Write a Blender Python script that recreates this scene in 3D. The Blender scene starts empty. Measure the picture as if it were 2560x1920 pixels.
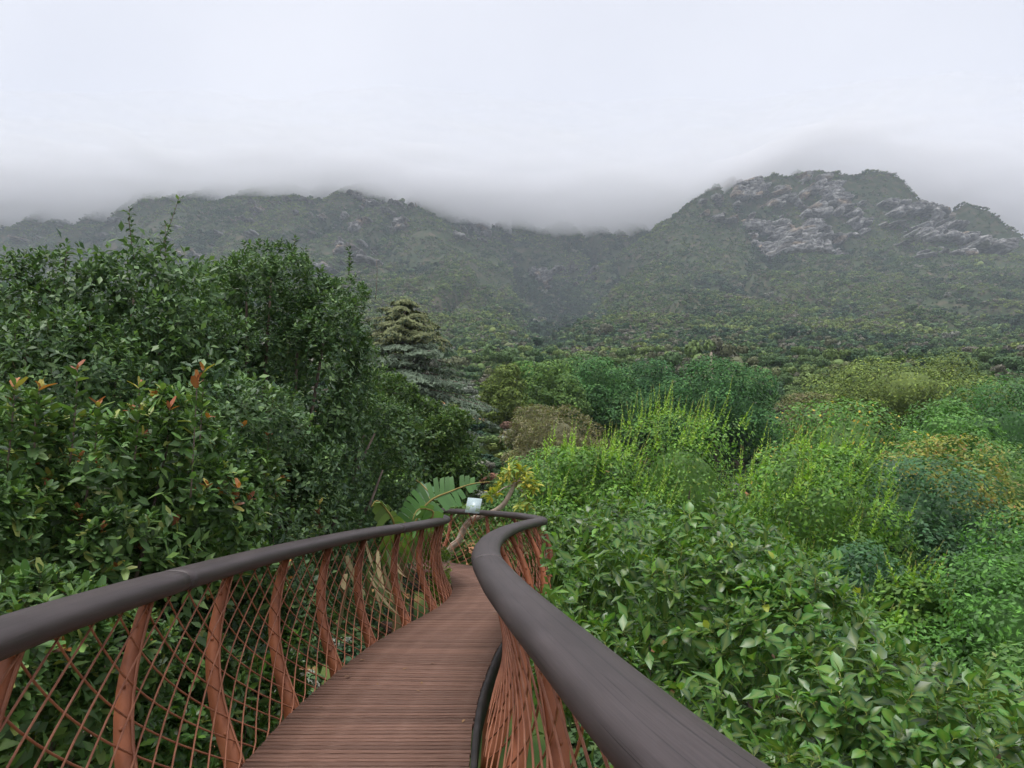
import bpy, math
import numpy as np
from mathutils import Matrix, Vector

# ------------------------------------------------------------------ camera, world, sun, exposure
sc = bpy.context.scene
C = sc.collection
R = math.radians
F_PX, PITCH, EYE = 1926.0, R(7.8), 1.62          # focal length in photo pixels, tilt, eye height over the deck

cam_data = bpy.data.cameras.new('camera')
cam_data.sensor_width = 36.0
cam_data.lens = 36.0 * F_PX / 2560.0
cam_data.clip_start = 0.05
cam_data.clip_end = 9000.0
cam = bpy.data.objects.new('camera', cam_data)
C.objects.link(cam)
cam.location = (0, 0, EYE)
cam.rotation_euler = (R(90) + PITCH, 0, 0)
sc.camera = cam

SUN_ELEV, SUN_AZ = R(75), R(215)                 # azimuth measured from +Y towards +X
world = bpy.data.worlds.new('World')
sc.world = world
world.use_nodes = True
wn, wl = world.node_tree.nodes, world.node_tree.links
wn.clear()
w_out = wn.new('ShaderNodeOutputWorld')
w_bg = wn.new('ShaderNodeBackground')
w_bg.inputs['Strength'].default_value = 0.10
w_sky = wn.new('ShaderNodeTexSky')
w_sky.sky_type = 'NISHITA'
w_sky.sun_disc = False
w_sky.sun_elevation = SUN_ELEV
w_sky.sun_rotation = SUN_AZ
w_tc = wn.new('ShaderNodeTexCoord')
w_noise = wn.new('ShaderNodeTexNoise')
w_noise.inputs['Scale'].default_value = 2.2
w_noise.inputs['Detail'].default_value = 4.0
w_ramp = wn.new('ShaderNodeValToRGB')            # soft structure in the overcast
w_ramp.color_ramp.elements[0].position = 0.3
w_ramp.color_ramp.elements[0].color = (0.80, 0.805, 0.875, 1)
w_ramp.color_ramp.elements[1].position = 0.7
w_ramp.color_ramp.elements[1].color = (0.95, 0.945, 1.0, 1)
w_gain = wn.new('ShaderNodeVectorMath')
w_gain.operation = 'SCALE'
w_gain.inputs['Scale'].default_value = 3.45
w_mix = wn.new('ShaderNodeMix')
w_mix.data_type = 'RGBA'
w_mix.inputs['Factor'].default_value = 0.92
wl.new(w_tc.outputs['Generated'], w_noise.inputs['Vector'])
wl.new(w_noise.outputs['Fac'], w_ramp.inputs['Fac'])
wl.new(w_ramp.outputs['Color'], w_gain.inputs[0])
wl.new(w_sky.outputs['Color'], w_mix.inputs[6])
wl.new(w_gain.outputs[0], w_mix.inputs[7])
wl.new(w_mix.outputs[2], w_bg.inputs['Color'])
wl.new(w_bg.outputs['Background'], w_out.inputs['Surface'])

sun_data = bpy.data.lights.new('sun', 'SUN')
sun_data.energy = 1.5
sun_data.angle = R(28)
sun_data.color = (1.0, 0.97, 0.93)
sun = bpy.data.objects.new('sun', sun_data)
C.objects.link(sun)
sd = Vector((math.sin(SUN_AZ) * math.cos(SUN_ELEV), math.cos(SUN_AZ) * math.cos(SUN_ELEV), math.sin(SUN_ELEV)))
sun.rotation_euler = sd.to_track_quat('Z', 'Y').to_euler()
sun.location = (0, 0, 60)

sc.view_settings.view_transform = 'Standard'
sc.view_settings.look = 'None'
sc.view_settings.gamma = 1.0
sc.view_settings.exposure = 1.53
sc.view_settings.use_curve_mapping = False
cy = sc.cycles
cy.use_denoising = True
cy.adaptive_threshold = 0.02
cy.max_bounces = 5
cy.diffuse_bounces = 2
cy.glossy_bounces = 2
cy.transmission_bounces = 3
cy.volume_bounces = 3
cy.transparent_max_bounces = 8
cy.sample_clamp_indirect = 6.0

# ------------------------------------------------------------------ helpers
def lin(r, g, b):
    f = lambda c: c / 12.92 if c <= 0.04045 else ((c + 0.055) / 1.055) ** 2.4
    return np.array([f(r / 255), f(g / 255), f(b / 255)])

def project(P):
    """world points -> photo pixels and depth"""
    P = np.asarray(P, float).reshape(-1, 3)
    z = P[:, 2] - EYE
    fw = P[:, 1] * math.cos(PITCH) + z * math.sin(PITCH)
    up = -P[:, 1] * math.sin(PITCH) + z * math.cos(PITCH)
    fs = np.where(fw > 0.05, fw, 0.05)
    return 1280 + F_PX * P[:, 0] / fs, 960 - F_PX * up / fs, fw

def elev(py):
    return PITCH + math.atan((960 - py) / F_PX)

def tag(o, label=None, cat=None, group=None, kind=None):
    if label: o['label'] = label
    if cat: o['category'] = cat
    if group: o['group'] = group
    if kind: o['kind'] = kind
    return o

def empty(name, loc, label, cat, group=None):
    o = bpy.data.objects.new(name, None)
    o.empty_display_size = 0.3
    o.location = loc
    C.objects.link(o)
    return tag(o, label, cat, group)

def np_mesh(name, V, Fc, mat=None, col=None, attrs=None, smooth=False):
    V = np.asarray(V, np.float32).reshape(-1, 3)
    Fc = np.asarray(Fc, np.int32)
    n, k = Fc.shape
    me = bpy.data.meshes.new(name)
    me.vertices.add(len(V))
    me.vertices.foreach_set('co', V.ravel())
    me.loops.add(n * k)
    me.loops.foreach_set('vertex_index', Fc.ravel())
    me.polygons.add(n)
    me.polygons.foreach_set('loop_start', np.arange(0, n * k, k, dtype=np.int32))
    me.polygons.foreach_set('loop_total', np.full(n, k, np.int32))
    if smooth:
        me.polygons.foreach_set('use_smooth', np.ones(n, bool))
    if col is not None:
        a = me.attributes.new('Col', 'FLOAT_COLOR', 'POINT')
        c4 = np.ones((len(V), 4), np.float32)
        c4[:, :3] = col
        a.data.foreach_set('color', c4.ravel())
    for key, val in (attrs or {}).items():
        a = me.attributes.new(key, 'FLOAT', 'POINT')
        a.data.foreach_set('value', np.asarray(val, np.float32).ravel())
    me.update(calc_edges=True)
    me.validate()
    if mat: me.materials.append(mat)
    return me

def link(name, me, parent=None, loc=None):
    o = bpy.data.objects.new(name, me)
    C.objects.link(o)
    if parent is not None:
        o.parent = parent
    if loc is not None:
        o.location = loc
    return o

def part(name, V, Fc, mat, parent, **kw):
    """mesh child given in WORLD coordinates; parent is an unrotated, unscaled Empty"""
    off = np.array(parent.location) if parent is not None else 0
    if parent is not None and parent.parent is not None:
        off = off + np.array(parent.parent.location)
    return link(name, np_mesh(name, np.asarray(V, float).reshape(-1, 3) - off, Fc, mat, **kw), parent)

class Bag:
    """collects quads"""
    def __init__(s): s.V, s.F, s.n, s.c = [], [], 0, []
    def add(s, V, Fc, col=None):
        V = np.asarray(V, float).reshape(-1, 3)
        s.V.append(V); s.F.append(np.asarray(Fc, np.int64) + s.n); s.n += len(V)
        if col is not None: s.c.append(np.broadcast_to(col, (len(V), 3)))
    def get(s): return np.concatenate(s.V), np.concatenate(s.F)
    def cols(s): return np.concatenate(s.c)

def tube(P, r, sides=6, cap=True):
    P = np.asarray(P, float); n = len(P)
    r = np.broadcast_to(np.asarray(r, float), (n,))
    T = np.gradient(P, axis=0); T /= np.linalg.norm(T, axis=1)[:, None] + 1e-9
    ref = np.array([0.0, 0, 1.0]) if abs(T[0, 2]) < 0.9 else np.array([1.0, 0, 0])
    A = np.cross(T, ref)
    bad = np.linalg.norm(A, axis=1) < 1e-3
    A[bad] = np.cross(T[bad], [0.3, 0.9, 0.1])
    A /= np.linalg.norm(A, axis=1)[:, None]
    B = np.cross(T, A)
    th = np.arange(sides) * 2 * math.pi / sides
    V = P[:, None] + r[:, None, None] * (A[:, None] * np.cos(th)[None, :, None] + B[:, None] * np.sin(th)[None, :, None])
    V = V.reshape(-1, 3)
    i = np.arange(n - 1)[:, None] * sides; j = np.arange(sides)[None]; j2 = (j + 1) % sides
    Fq = np.stack([i + j, i + j2, i + sides + j2, i + sides + j], -1).reshape(-1, 4)
    if cap and sides == 6:
        b = (n - 1) * sides
        Fq = np.concatenate([Fq, [[3, 2, 1, 0], [5, 4, 3, 0], [b, b + 1, b + 2, b + 3], [b, b + 3, b + 4, b + 5]]])
    elif cap and sides == 4:
        b = (n - 1) * sides
        Fq = np.concatenate([Fq, [[3, 2, 1, 0], [b, b + 1, b + 2, b + 3]]])
    return V, Fq

BOXF = np.array([[0, 3, 2, 1], [4, 5, 6, 7], [0, 1, 5, 4], [1, 2, 6, 5], [2, 3, 7, 6], [3, 0, 4, 7]])
def box_v(cx, cy_, cz, sx, sy, sz):
    s = np.array([[-1, -1, -1], [1, -1, -1], [1, 1, -1], [-1, 1, -1], [-1, -1, 1], [1, -1, 1], [1, 1, 1], [-1, 1, 1]], float) / 2
    return s * [sx, sy, sz] + [cx, cy_, cz]

def hash2(ix, iy, seed):
    h = (ix.astype(np.int64) * 374761393 + iy.astype(np.int64) * 668265263 + seed * 974634757) & 0xFFFFFFFF
    h = ((h ^ (h >> 13)) * 1274126177) & 0xFFFFFFFF
    h = h ^ (h >> 16)
    return (h & 0xFFFFFF) / float(0xFFFFFF)

def vnoise(x, y, seed=0):
    x = np.asarray(x, float); y = np.asarray(y, float)
    ix, iy = np.floor(x), np.floor(y)
    fx, fy = x - ix, y - iy
    fx = fx * fx * fx * (fx * (fx * 6 - 15) + 10); fy = fy * fy * fy * (fy * (fy * 6 - 15) + 10)
    a, b = hash2(ix, iy, seed), hash2(ix + 1, iy, seed)
    c, d = hash2(ix, iy + 1, seed), hash2(ix + 1, iy + 1, seed)
    return (a + (b - a) * fx) + ((c + (d - c) * fx) - (a + (b - a) * fx)) * fy

def fbm(x, y, octv=4, seed=0):
    s = 0; a = 0.5; t = 0
    for k in range(octv):
        s = s + a * vnoise(x * 2 ** k, y * 2 ** k, seed + k); t += a; a *= 0.5
    return s / t

def smooth(e0, e1, x):
    t = np.clip((np.asarray(x, float) - e0) / (e1 - e0), 0, 1)
    return t * t * (3 - 2 * t)

def unit(v): return v / (np.linalg.norm(v, axis=-1, keepdims=True) + 1e-9)

# ------------------------------------------------------------------ materials
def new_mat(name):
    m = bpy.data.materials.new(name); m.use_nodes = True
    nt = m.node_tree; nt.nodes.clear()
    out = nt.nodes.new('ShaderNodeOutputMaterial')
    return m, nt.nodes, nt.links, out

def leaf_mat(name, rough=0.45, spec=0.45, trans=0.22, tgain=1.5, back=1.0):
    m, N, L, out = new_mat(name)
    at = N.new('ShaderNodeAttribute'); at.attribute_name = 'Col'
    p = N.new('ShaderNodeBsdfPrincipled')
    p.inputs['Roughness'].default_value = rough
    p.inputs['Specular IOR Level'].default_value = spec
    col = at.outputs['Color']
    if back != 1.0:                                # leaf undersides are paler
        g = N.new('ShaderNodeNewGeometry')
        mx = N.new('ShaderNodeMix'); mx.data_type = 'RGBA'
        sc_ = N.new('ShaderNodeVectorMath'); sc_.operation = 'MULTIPLY'
        sc_.inputs[1].default_value = (back, back, back * 1.1)
        L.new(col, sc_.inputs[0])
        L.new(g.outputs['Backfacing'], mx.inputs['Factor'])
        L.new(col, mx.inputs[6]); L.new(sc_.outputs[0], mx.inputs[7])
        col = mx.outputs[2]
    L.new(col, p.inputs['Base Color'])
    t = N.new('ShaderNodeBsdfTranslucent')
    s2 = N.new('ShaderNodeVectorMath'); s2.operation = 'MULTIPLY'
    s2.inputs[1].default_value = (tgain * 1.1, tgain * 1.15, tgain * 0.5)
    L.new(at.outputs['Color'], s2.inputs[0]); L.new(s2.outputs[0], t.inputs['Color'])
    mix = N.new('ShaderNodeMixShader'); mix.inputs['Fac'].default_value = trans
    L.new(p.outputs[0], mix.inputs[1]); L.new(t.outputs[0], mix.inputs[2])
    L.new(mix.outputs[0], out.inputs['Surface'])
    return m

def noise_mat(name, stops, scale=3.0, rough=0.8, spec=0.3, bump=0.0, stretch=(1, 1, 1), detail=6.0, coords='Object', bscale=None, rnd=0.0):
    m, N, L, out = new_mat(name)
    tc = N.new('ShaderNodeTexCoord'); mp = N.new('ShaderNodeMapping'); mp.inputs['Scale'].default_value = stretch
    nz = N.new('ShaderNodeTexNoise'); nz.inputs['Scale'].default_value = scale; nz.inputs['Detail'].default_value = detail
    nz.inputs['Roughness'].default_value = 0.62
    cr = N.new('ShaderNodeValToRGB'); el = cr.color_ramp.elements
    while len(el) < len(stops): el.new(0.5)
    for e, (pos, c) in zip(el, stops): e.position = pos; e.color = (*c, 1)
    p = N.new('ShaderNodeBsdfPrincipled'); p.inputs['Roughness'].default_value = rough; p.inputs['Specular IOR Level'].default_value = spec
    L.new(tc.outputs[coords], mp.inputs['Vector']); L.new(mp.outputs[0], nz.inputs['Vector'])
    L.new(nz.outputs['Fac'], cr.inputs['Fac'])
    col = cr.outputs['Color']
    if rnd:
        oi = N.new('ShaderNodeObjectInfo'); mr = N.new('ShaderNodeMapRange')
        mr.inputs['To Min'].default_value = 1 - rnd; mr.inputs['To Max'].default_value = 1 + rnd
        vm = N.new('ShaderNodeVectorMath'); vm.operation = 'SCALE'
        L.new(oi.outputs['Random'], mr.inputs['Value']); L.new(col, vm.inputs[0]); L.new(mr.outputs[0], vm.inputs['Scale'])
        col = vm.outputs[0]
    L.new(col, p.inputs['Base Color'])
    if bump:
        nb = N.new('ShaderNodeTexNoise'); nb.inputs['Scale'].default_value = bscale or scale * 2; nb.inputs['Detail'].default_value = 8
        bp = N.new('ShaderNodeBump'); bp.inputs['Strength'].default_value = bump; bp.inputs['Distance'].default_value = 0.02
        L.new(mp.outputs[0], nb.inputs['Vector']); L.new(nb.outputs['Fac'], bp.inputs['Height']); L.new(bp.outputs[0], p.inputs['Normal'])
    L.new(p.outputs[0], out.inputs['Surface'])
    return m

M_LEAF = leaf_mat('matte_leaf', 0.55, 0.35, 0.22)
M_GLOSS = leaf_mat('glossy_leaf', 0.34, 0.40, 0.24, 1.7, 1.2)
M_WAX = leaf_mat('waxy_dark_leaf', 0.46, 0.32, 0.18, 1.4, 1.1)
M_FAR = leaf_mat('distant_foliage', 0.7, 0.2, 0.12)
M_BARK = noise_mat('grey_brown_bark', [(0.3, (0.07, 0.05, 0.045)), (0.7, (0.22, 0.17, 0.14))], 9, 0.9, 0.2, 0.5, (1, 1, 0.3))
M_TWIG = noise_mat('brown_twig', [(0.3, (0.10, 0.06, 0.045)), (0.7, (0.2, 0.13, 0.09))], 12, 0.85, 0.2)
M_PALEBARK = noise_mat('pale_bark', [(0.3, (0.28, 0.21, 0.16)), (0.7, (0.5, 0.42, 0.34))], 8, 0.85, 0.2, 0.4)
M_STEM = noise_mat('yellow_green_stem', [(0.3, (0.2, 0.16, 0.05)), (0.7, (0.32, 0.25, 0.07))], 12, 0.7, 0.3)

# ------------------------------------------------------------------ terrain: garden slope, valley and mountain
BY = [-200, -50, 0, 20, 40, 60, 90, 120, 150, 200, 300, 500, 800, 1000, 1200, 1500, 1700, 2300]
BZ = [-18, -10, -6, -2, 2.8, 6.5, 13.5, 19, 24.5, 34.5, 54, 92, 146, 190, 268, 528, 680, 860]
def height(x, y):
    x = np.asarray(x, float); y = np.asarray(y, float)
    g = np.interp(y, BY, BZ)
    w1 = fbm(x / 160, y / 160, 3, 11) - 0.5
    w2 = fbm(x / 55, y / 55, 4, 21) - 0.5
    wob = w1 * 110 * smooth(250, 900, y)
    # broad face of the left mountain, its right edge is a spur that runs down into the valley
    zl = np.interp(y, [-200, 120, 250, 300, 500, 700, 900, 1100, 1300, 1400, 1600, 2300], [-90, 5, 38, 50, 110, 180, 264, 362, 508, 575, 700, 900])
    xs = np.interp(y, [300, 500, 800, 1100, 1400, 2300], [0, -12, -24, -85, -215, -420]) + wob * 0.5
    zl = zl - 0.62 * np.maximum(0, x - xs) - 0.00035 * np.minimum(0, x - xs + 100) ** 2 * smooth(400, 900, y) * 0.25
    zl = zl - np.minimum(55, 0.9 * np.maximum(0, -(x + 0.50 * y))) * smooth(900, 1200, y)
    # broad face of the right mountain with a cliff belt under the summit
    zr = np.interp(y, [-200, 120, 250, 300, 500, 700, 900, 1000, 1130, 1180, 1250, 1320, 1500, 2300], [-90, 5, 38, 50, 108, 176, 254, 300, 366, 398, 478, 572, 660, 700])
    xl = np.interp(y, [300, 500, 800, 1000, 1250, 1320, 1600], [24, 46, 98, 176, 292, 400, 560]) + wob * 0.45
    zr = zr - 0.75 * np.maximum(0, xl - x)
    cap = 580 + 32 * np.exp(-((x - 548) / 20) ** 2) + 18 * np.exp(-((x - 690) / 24) ** 2) - 16 * np.exp(-((x - 618) / 26) ** 2) + 12 * np.exp(-((x - 800) / 22) ** 2) - 0.62 * np.maximum(0, x - 640) + w2 * 16
    zr = np.minimum(zr, cap)
    g = np.minimum(g, 590 - 0.55 * np.maximum(0, x - 0.42 * y + 20))
    k = 1.2 + 7.5 * smooth(350, 900, y)
    m = np.maximum(np.maximum(zl, zr), g)
    z = m + k * np.log(np.exp((zl - m) / k) + np.exp((zr - m) / k) + np.exp((g - m) / k)) - k * math.log(2.0)
    z = np.minimum(z, 612 + w2 * 20)
    # gullies that run down the slopes
    amp = smooth(300, 900, y)
    rid = np.abs(fbm((x + 0.18 * (y - 900) * np.sign(x)) / 95, y / 420, 3, 31) - 0.5) * 2
    z = z + amp * (-46 * (1 - np.clip(rid * 2.6, 0, 1)) ** 2 + w2 * 20) + smooth(120, 400, y) * (w2 * 8)
    # garden: falls away to the right of the path, gentle swells
    z = z - 5.5 * smooth(-1, 13, x - 0.02 * y) * smooth(8, 24, y) * (1 - smooth(95, 150, y))
    z = z + (fbm(x / 14, y / 14, 3, 41) - 0.5) * 1.6 * (1 - 0.5 * smooth(100, 200, y))
    return z

nx, ny = 330, 360
u = np.linspace(-1, 1, nx)
gx = 1700 * (0.22 * u + 0.78 * u ** 3)
gy = np.concatenate([np.linspace(-160, 140, 100), 140 + 2160 * (np.linspace(0, 1, ny - 99)[1:]) ** 1.25])
ny = len(gy)
GX, GY = np.meshgrid(gx, gy)
GZ = height(GX, GY)
idx = np.arange(nx * ny).reshape(ny, nx)
TQ = np.stack([idx[:-1, :-1], idx[:-1, 1:], idx[1:, 1:], idx[1:, :-1]], -1).reshape(-1, 4)

def terrain_material():
    m, N, L, out = new_mat('fynbos_ground')
    g = N.new('ShaderNodeNewGeometry')
    def noise(s, d=6):
        n = N.new('ShaderNodeTexNoise'); n.inputs['Scale'].default_value = s; n.inputs['Detail'].default_value = d
        L.new(g.outputs['Position'], n.inputs['Vector']); return n
    def ramp(stops):
        c = N.new('ShaderNodeValToRGB'); e = c.color_ramp.elements
        while len(e) < len(stops): e.new(0.5)
        for q, (pp, cc) in zip(e, stops): q.position = pp; q.color = (*cc, 1)
        return c
    n1, n2 = noise(0.09), noise(0.45)
    veg = ramp([(0.30, (0.026, 0.044, 0.022)), (0.50, (0.045, 0.062, 0.032)), (0.64, (0.085, 0.075, 0.05)), (0.75, (0.13, 0.10, 0.075))])
    L.new(n1.outputs['Fac'], veg.inputs['Fac'])
    soil = ramp([(0.40, (0.045, 0.085, 0.025)), (0.54, (0.09, 0.12, 0.035)), (0.60, (0.30, 0.15, 0.075)), (0.72, (0.44, 0.25, 0.14))])
    L.new(n2.outputs['Fac'], soil.inputs['Fac'])
    sep = N.new('ShaderNodeSeparateXYZ'); L.new(g.outputs['Position'], sep.inputs[0])
    mr = N.new('ShaderNodeMapRange'); mr.inputs['From Min'].default_value = 85; mr.inputs['From Max'].default_value = 130
    L.new(sep.outputs['Y'], mr.inputs['Value'])
    mx = N.new('ShaderNodeMix'); mx.data_type = 'RGBA'
    L.new(mr.outputs[0], mx.inputs['Factor']); L.new(soil.outputs[0], mx.inputs[6]); L.new(veg.outputs[0], mx.inputs[7])
    p = N.new('ShaderNodeBsdfPrincipled'); p.inputs['Roughness'].default_value = 0.95; p.inputs['Specular IOR Level'].default_value = 0.1
    L.new(mx.outputs[2], p.inputs['Base Color']); L.new(p.outputs[0], out.inputs['Surface'])
    return m
terrain = link('mountain_terrain', np_mesh('mountain_terrain', np.stack([GX, GY, GZ], -1), TQ, terrain_material(), smooth=True))
tag(terrain, 'scrub covered mountain slope and valley rising into low cloud', 'mountain', kind='structure')

# rock faces: bedded blocks stacked along contour lines
def rock_material():
    m, N, L, out = new_mat('weathered_sandstone')
    at_ = N.new('ShaderNodeAttribute'); at_.attribute_name = 'Col'
    g = N.new('ShaderNodeNewGeometry'); mp = N.new('ShaderNodeMapping'); mp.inputs['Scale'].default_value = (0.16, 0.16, 0.40)
    nz = N.new('ShaderNodeTexNoise'); nz.inputs['Scale'].default_value = 1.0; nz.inputs['Detail'].default_value = 9
    cr = N.new('ShaderNodeValToRGB'); e = cr.color_ramp.elements
    e[0].position = 0.38; e[0].color = (0.45, 0.44, 0.44, 1); e[1].position = 0.6; e[1].color = (1.1, 1.1, 1.1, 1)
    L.new(g.outputs['Position'], mp.inputs['Vector']); L.new(mp.outputs[0], nz.inputs['Vector']); L.new(nz.outputs['Fac'], cr.inputs['Fac'])
    mu = N.new('ShaderNodeVectorMath'); mu.operation = 'MULTIPLY'; L.new(at_.outputs['Color'], mu.inputs[0]); L.new(cr.outputs[0], mu.inputs[1])
    p = N.new('ShaderNodeBsdfPrincipled'); p.inputs['Roughness'].default_value = 0.95; p.inputs['Specular IOR Level'].default_value = 0.15
    L.new(mu.outputs[0], p.inputs['Base Color'])
    bp = N.new('ShaderNodeBump'); bp.inputs['Strength'].default_value = 0.8; bp.inputs['Distance'].default_value = 2.0
    L.new(nz.outputs['Fac'], bp.inputs['Height']); L.new(bp.outputs[0], p.inputs['Normal'])
    L.new(p.outputs[0], out.inputs['Surface'])
    return m
M_ROCK = rock_material()
rng = np.random.default_rng(7)
def cliff(bag, px0, px1, py0, py1, ya, yb, dens, size=1.0, seed=0, pale=1.0):
    """rock face: a steep sheet with ledges and joints that stands proud of the slope where rock crops out"""
    ym = None
    tc = ((px0 + px1) / 2 - 1280) / F_PX
    ys = np.arange(ya, yb, 3.0)
    e0, e1 = math.tan(elev(py1)), math.tan(elev(py0))
    hh = np.maximum.accumulate(height(tc * ys, ys)) - EYE
    i0, i1 = int(np.argmax(hh >= e0 * ys)), int(np.argmax(hh >= e1 * ys))
    if i0 == 0: return
    if i1 == 0: i1 = min(i0 + 70, len(ys) - 1)
    ym = (ys[i0] + ys[i1]) / 2
    z0, z1 = hh[i0] + EYE, max(hh[i1], hh[i0] + 12) + EYE
    x0, x1 = (px0 - 1280) / F_PX * ym, (px1 - 1280) / F_PX * ym
    st = 1.5
    xs, zs = np.arange(x0, x1, st), np.arange(z0, z1, st * 0.8)
    yy = np.empty((len(zs), len(xs)))
    for c, xv in enumerate(xs):
        h = np.maximum.accumulate(height(np.full_like(ys, xv), ys) + np.arange(len(ys)) * 1e-4)
        yy[:, c] = np.interp(zs, h, ys)
    X, Z = np.meshgrid(xs, zs)
    wx = X + 7 * (vnoise(X / 14, Z / 10, seed + 3) - 0.5); wz = Z + 5 * (vnoise(X / 26, Z / 9, seed + 4) - 0.5) + 0.06 * X
    lay = np.floor(wz / (5.2 * size))
    jw = (9.0 * size) * (0.6 + 0.9 * hash2(lay, lay * 0 + seed, 9))
    col_i = np.floor(wx / jw + hash2(lay, lay * 0, seed + 5) * 7)
    f1 = wz / (5.2 * size) - lay; f2 = wx / jw + hash2(lay, lay * 0, seed + 5) * 7 - col_i
    crack = np.minimum(smooth(0, 0.22, f1), smooth(0, 0.16, np.minimum(f2, 1 - f2)))
    set_ = 3.2 * hash2(lay, col_i, seed + 6) + 2.4 * hash2(lay, lay * 0, seed + 8) + 1.2 * vnoise(X / 3, Z / 2.5, seed + 12)
    n_ = 0.62 * fbm(X / (60 * size) + 5 * seed, Z / (26 * size), 3, 70 + seed) + 0.38 * fbm(X / (17 * size), Z / (11 * size), 2, 80 + seed)
    ed = np.minimum(np.minimum(smooth(x0, x0 + 18, X), 1 - smooth(x1 - 18, x1, X)), np.minimum(smooth(z0, z0 + 9, Z), 1 - smooth(z1 - 9, z1, Z)))
    rock = smooth(0, 0.10, n_ - (1 - dens) * 0.55 - 0.22 - 0.14 * (1 - ed)) * smooth(0.0, 0.4, ed)
    band = (19.0 if pale == 1.0 else 31.0) * size; sh = 9 * (vnoise(X / 37, X * 0, seed + 21) - 0.5) + 0.05 * X
    zq = np.floor((Z + sh) / band) * band - sh
    ri = np.clip(((zq - z0) / (st * 0.8)).astype(int), 0, len(zs) - 1)
    yb_ = np.take_along_axis(yy, ri, 0) + 0.22 * (Z - zq)
    Y = (yy + 7) * (1 - rock) + rock * (np.minimum(yb_, yy) - 3.0 - set_ * 1.3 - 4.0 * crack)
    tone = (0.50 + 0.75 * hash2(lay, col_i, seed + 7)) * (0.85 + 0.3 * vnoise(X / 9, Z / 5, seed + 13))
    warm = smooth(0.66, 0.8, fbm(X / 30, Z / 12, 2, seed + 14))[..., None]
    colr = pale * (np.array([0.25, 0.245, 0.238]) * (1 - warm) + np.array([0.30, 0.235, 0.175]) * warm) * tone[..., None]
    I = np.arange(X.size).reshape(X.shape)
    Q = np.stack([I[:-1, :-1], I[:-1, 1:], I[1:, 1:], I[1:, :-1]], -1).reshape(-1, 4)
    kq = (rock.ravel()[Q].max(1) > 0.02)
    Q = Q[kq]
    if len(Q) == 0: return
    us, inv = np.unique(Q, return_inverse=True)
    bag.add(np.stack([X, Y, Z], -1).reshape(-1, 3)[us], inv.reshape(-1, 4), colr.reshape(-1, 3)[us])
bag = Bag()
cliff(bag, 1870, 2110, 440, 640, 1000, 1500, 0.61, 1.0, 1, 1.25)
cliff(bag, 2090, 2180, 440, 600, 1000, 1500, 0.58, 1.0, 4, 1.25)
cliff(bag, 2200, 2500, 445, 650, 1000, 1550, 0.56, 1.0, 5, 1.2)
cliff(bag, 1760, 1880, 490, 580, 1000, 1500, 0.40, 0.9, 8)
cliff(bag, 1310, 1500, 665, 725, 700, 1700, 0.46, 0.8, 9)
cliff(bag, 1140, 1260, 560, 620, 900, 1900, 0.40, 0.7, 10)
cliff(bag, 770, 1020, 485, 670, 900, 1700, 0.40, 0.7, 11)
cliff(bag, 360, 790, 500, 640, 800, 1700, 0.24, 0.6, 13)
cliff(bag, 0, 300, 530, 640, 800, 2100, 0.30, 0.7, 14)
tag(part('sandstone_face', *bag.get(), M_ROCK, terrain, col=bag.cols()), 'bedded pale sandstone cliffs', kind='stuff')

# ------------------------------------------------------------------ scrub and forest on the slopes
def ico(sub):
    t = (1 + 5 ** 0.5) / 2
    V = unit(np.array([[-1, t, 0], [1, t, 0], [-1, -t, 0], [1, -t, 0], [0, -1, t], [0, 1, t], [0, -1, -t], [0, 1, -t], [t, 0, -1], [t, 0, 1], [-t, 0, -1], [-t, 0, 1]], float))
    T = np.array([[0, 11, 5], [0, 5, 1], [0, 1, 7], [0, 7, 10], [0, 10, 11], [1, 5, 9], [5, 11, 4], [11, 10, 2], [10, 7, 6], [7, 1, 8], [3, 9, 4], [3, 4, 2], [3, 2, 6], [3, 6, 8], [3, 8, 9], [4, 9, 5], [2, 4, 11], [6, 2, 10], [8, 6, 7], [9, 8, 1]])
    for _ in range(sub):
        V = list(map(tuple, V)); cache = {}; out = []
        def mid(a, b):
            k = (min(a, b), max(a, b))
            if k not in cache:
                cache[k] = len(V); V.append(tuple(unit(np.array(V[a]) + np.array(V[b]))))
            return cache[k]
        for a, b, c in T:
            ab, bc, ca = mid(a, b), mid(b, c), mid(c, a)
            out += [[a, ab, ca], [b, bc, ab], [c, ca, bc], [ab, bc, ca]]
        T = np.array(out); V = np.array(V)
    return np.array(V), T

def rand_dirs(n, rg):
    v = rg.normal(size=(n, 3)); return unit(v)

def leaf_quads(P, Nrm, size, rg, aspect=0.5):
    """one folded quad per leaf, lying roughly across its normal"""
    n = len(P)
    d = rand_dirs(n, rg); d = unit(d - Nrm * (d * Nrm).sum(1, keepdims=True))
    s = np.cross(Nrm, d)
    size = np.broadcast_to(size, (n,))[:, None]
    V = np.stack([P - d * size * 0.5, P + s * size * aspect * 0.5 - Nrm * size * 0.08, P + d * size * 0.5 - Nrm * size * 0.1, P - s * size * aspect * 0.5 - Nrm * size * 0.08], 1)
    return V.reshape(-1, 3), np.arange(n * 4).reshape(n, 4)

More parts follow.
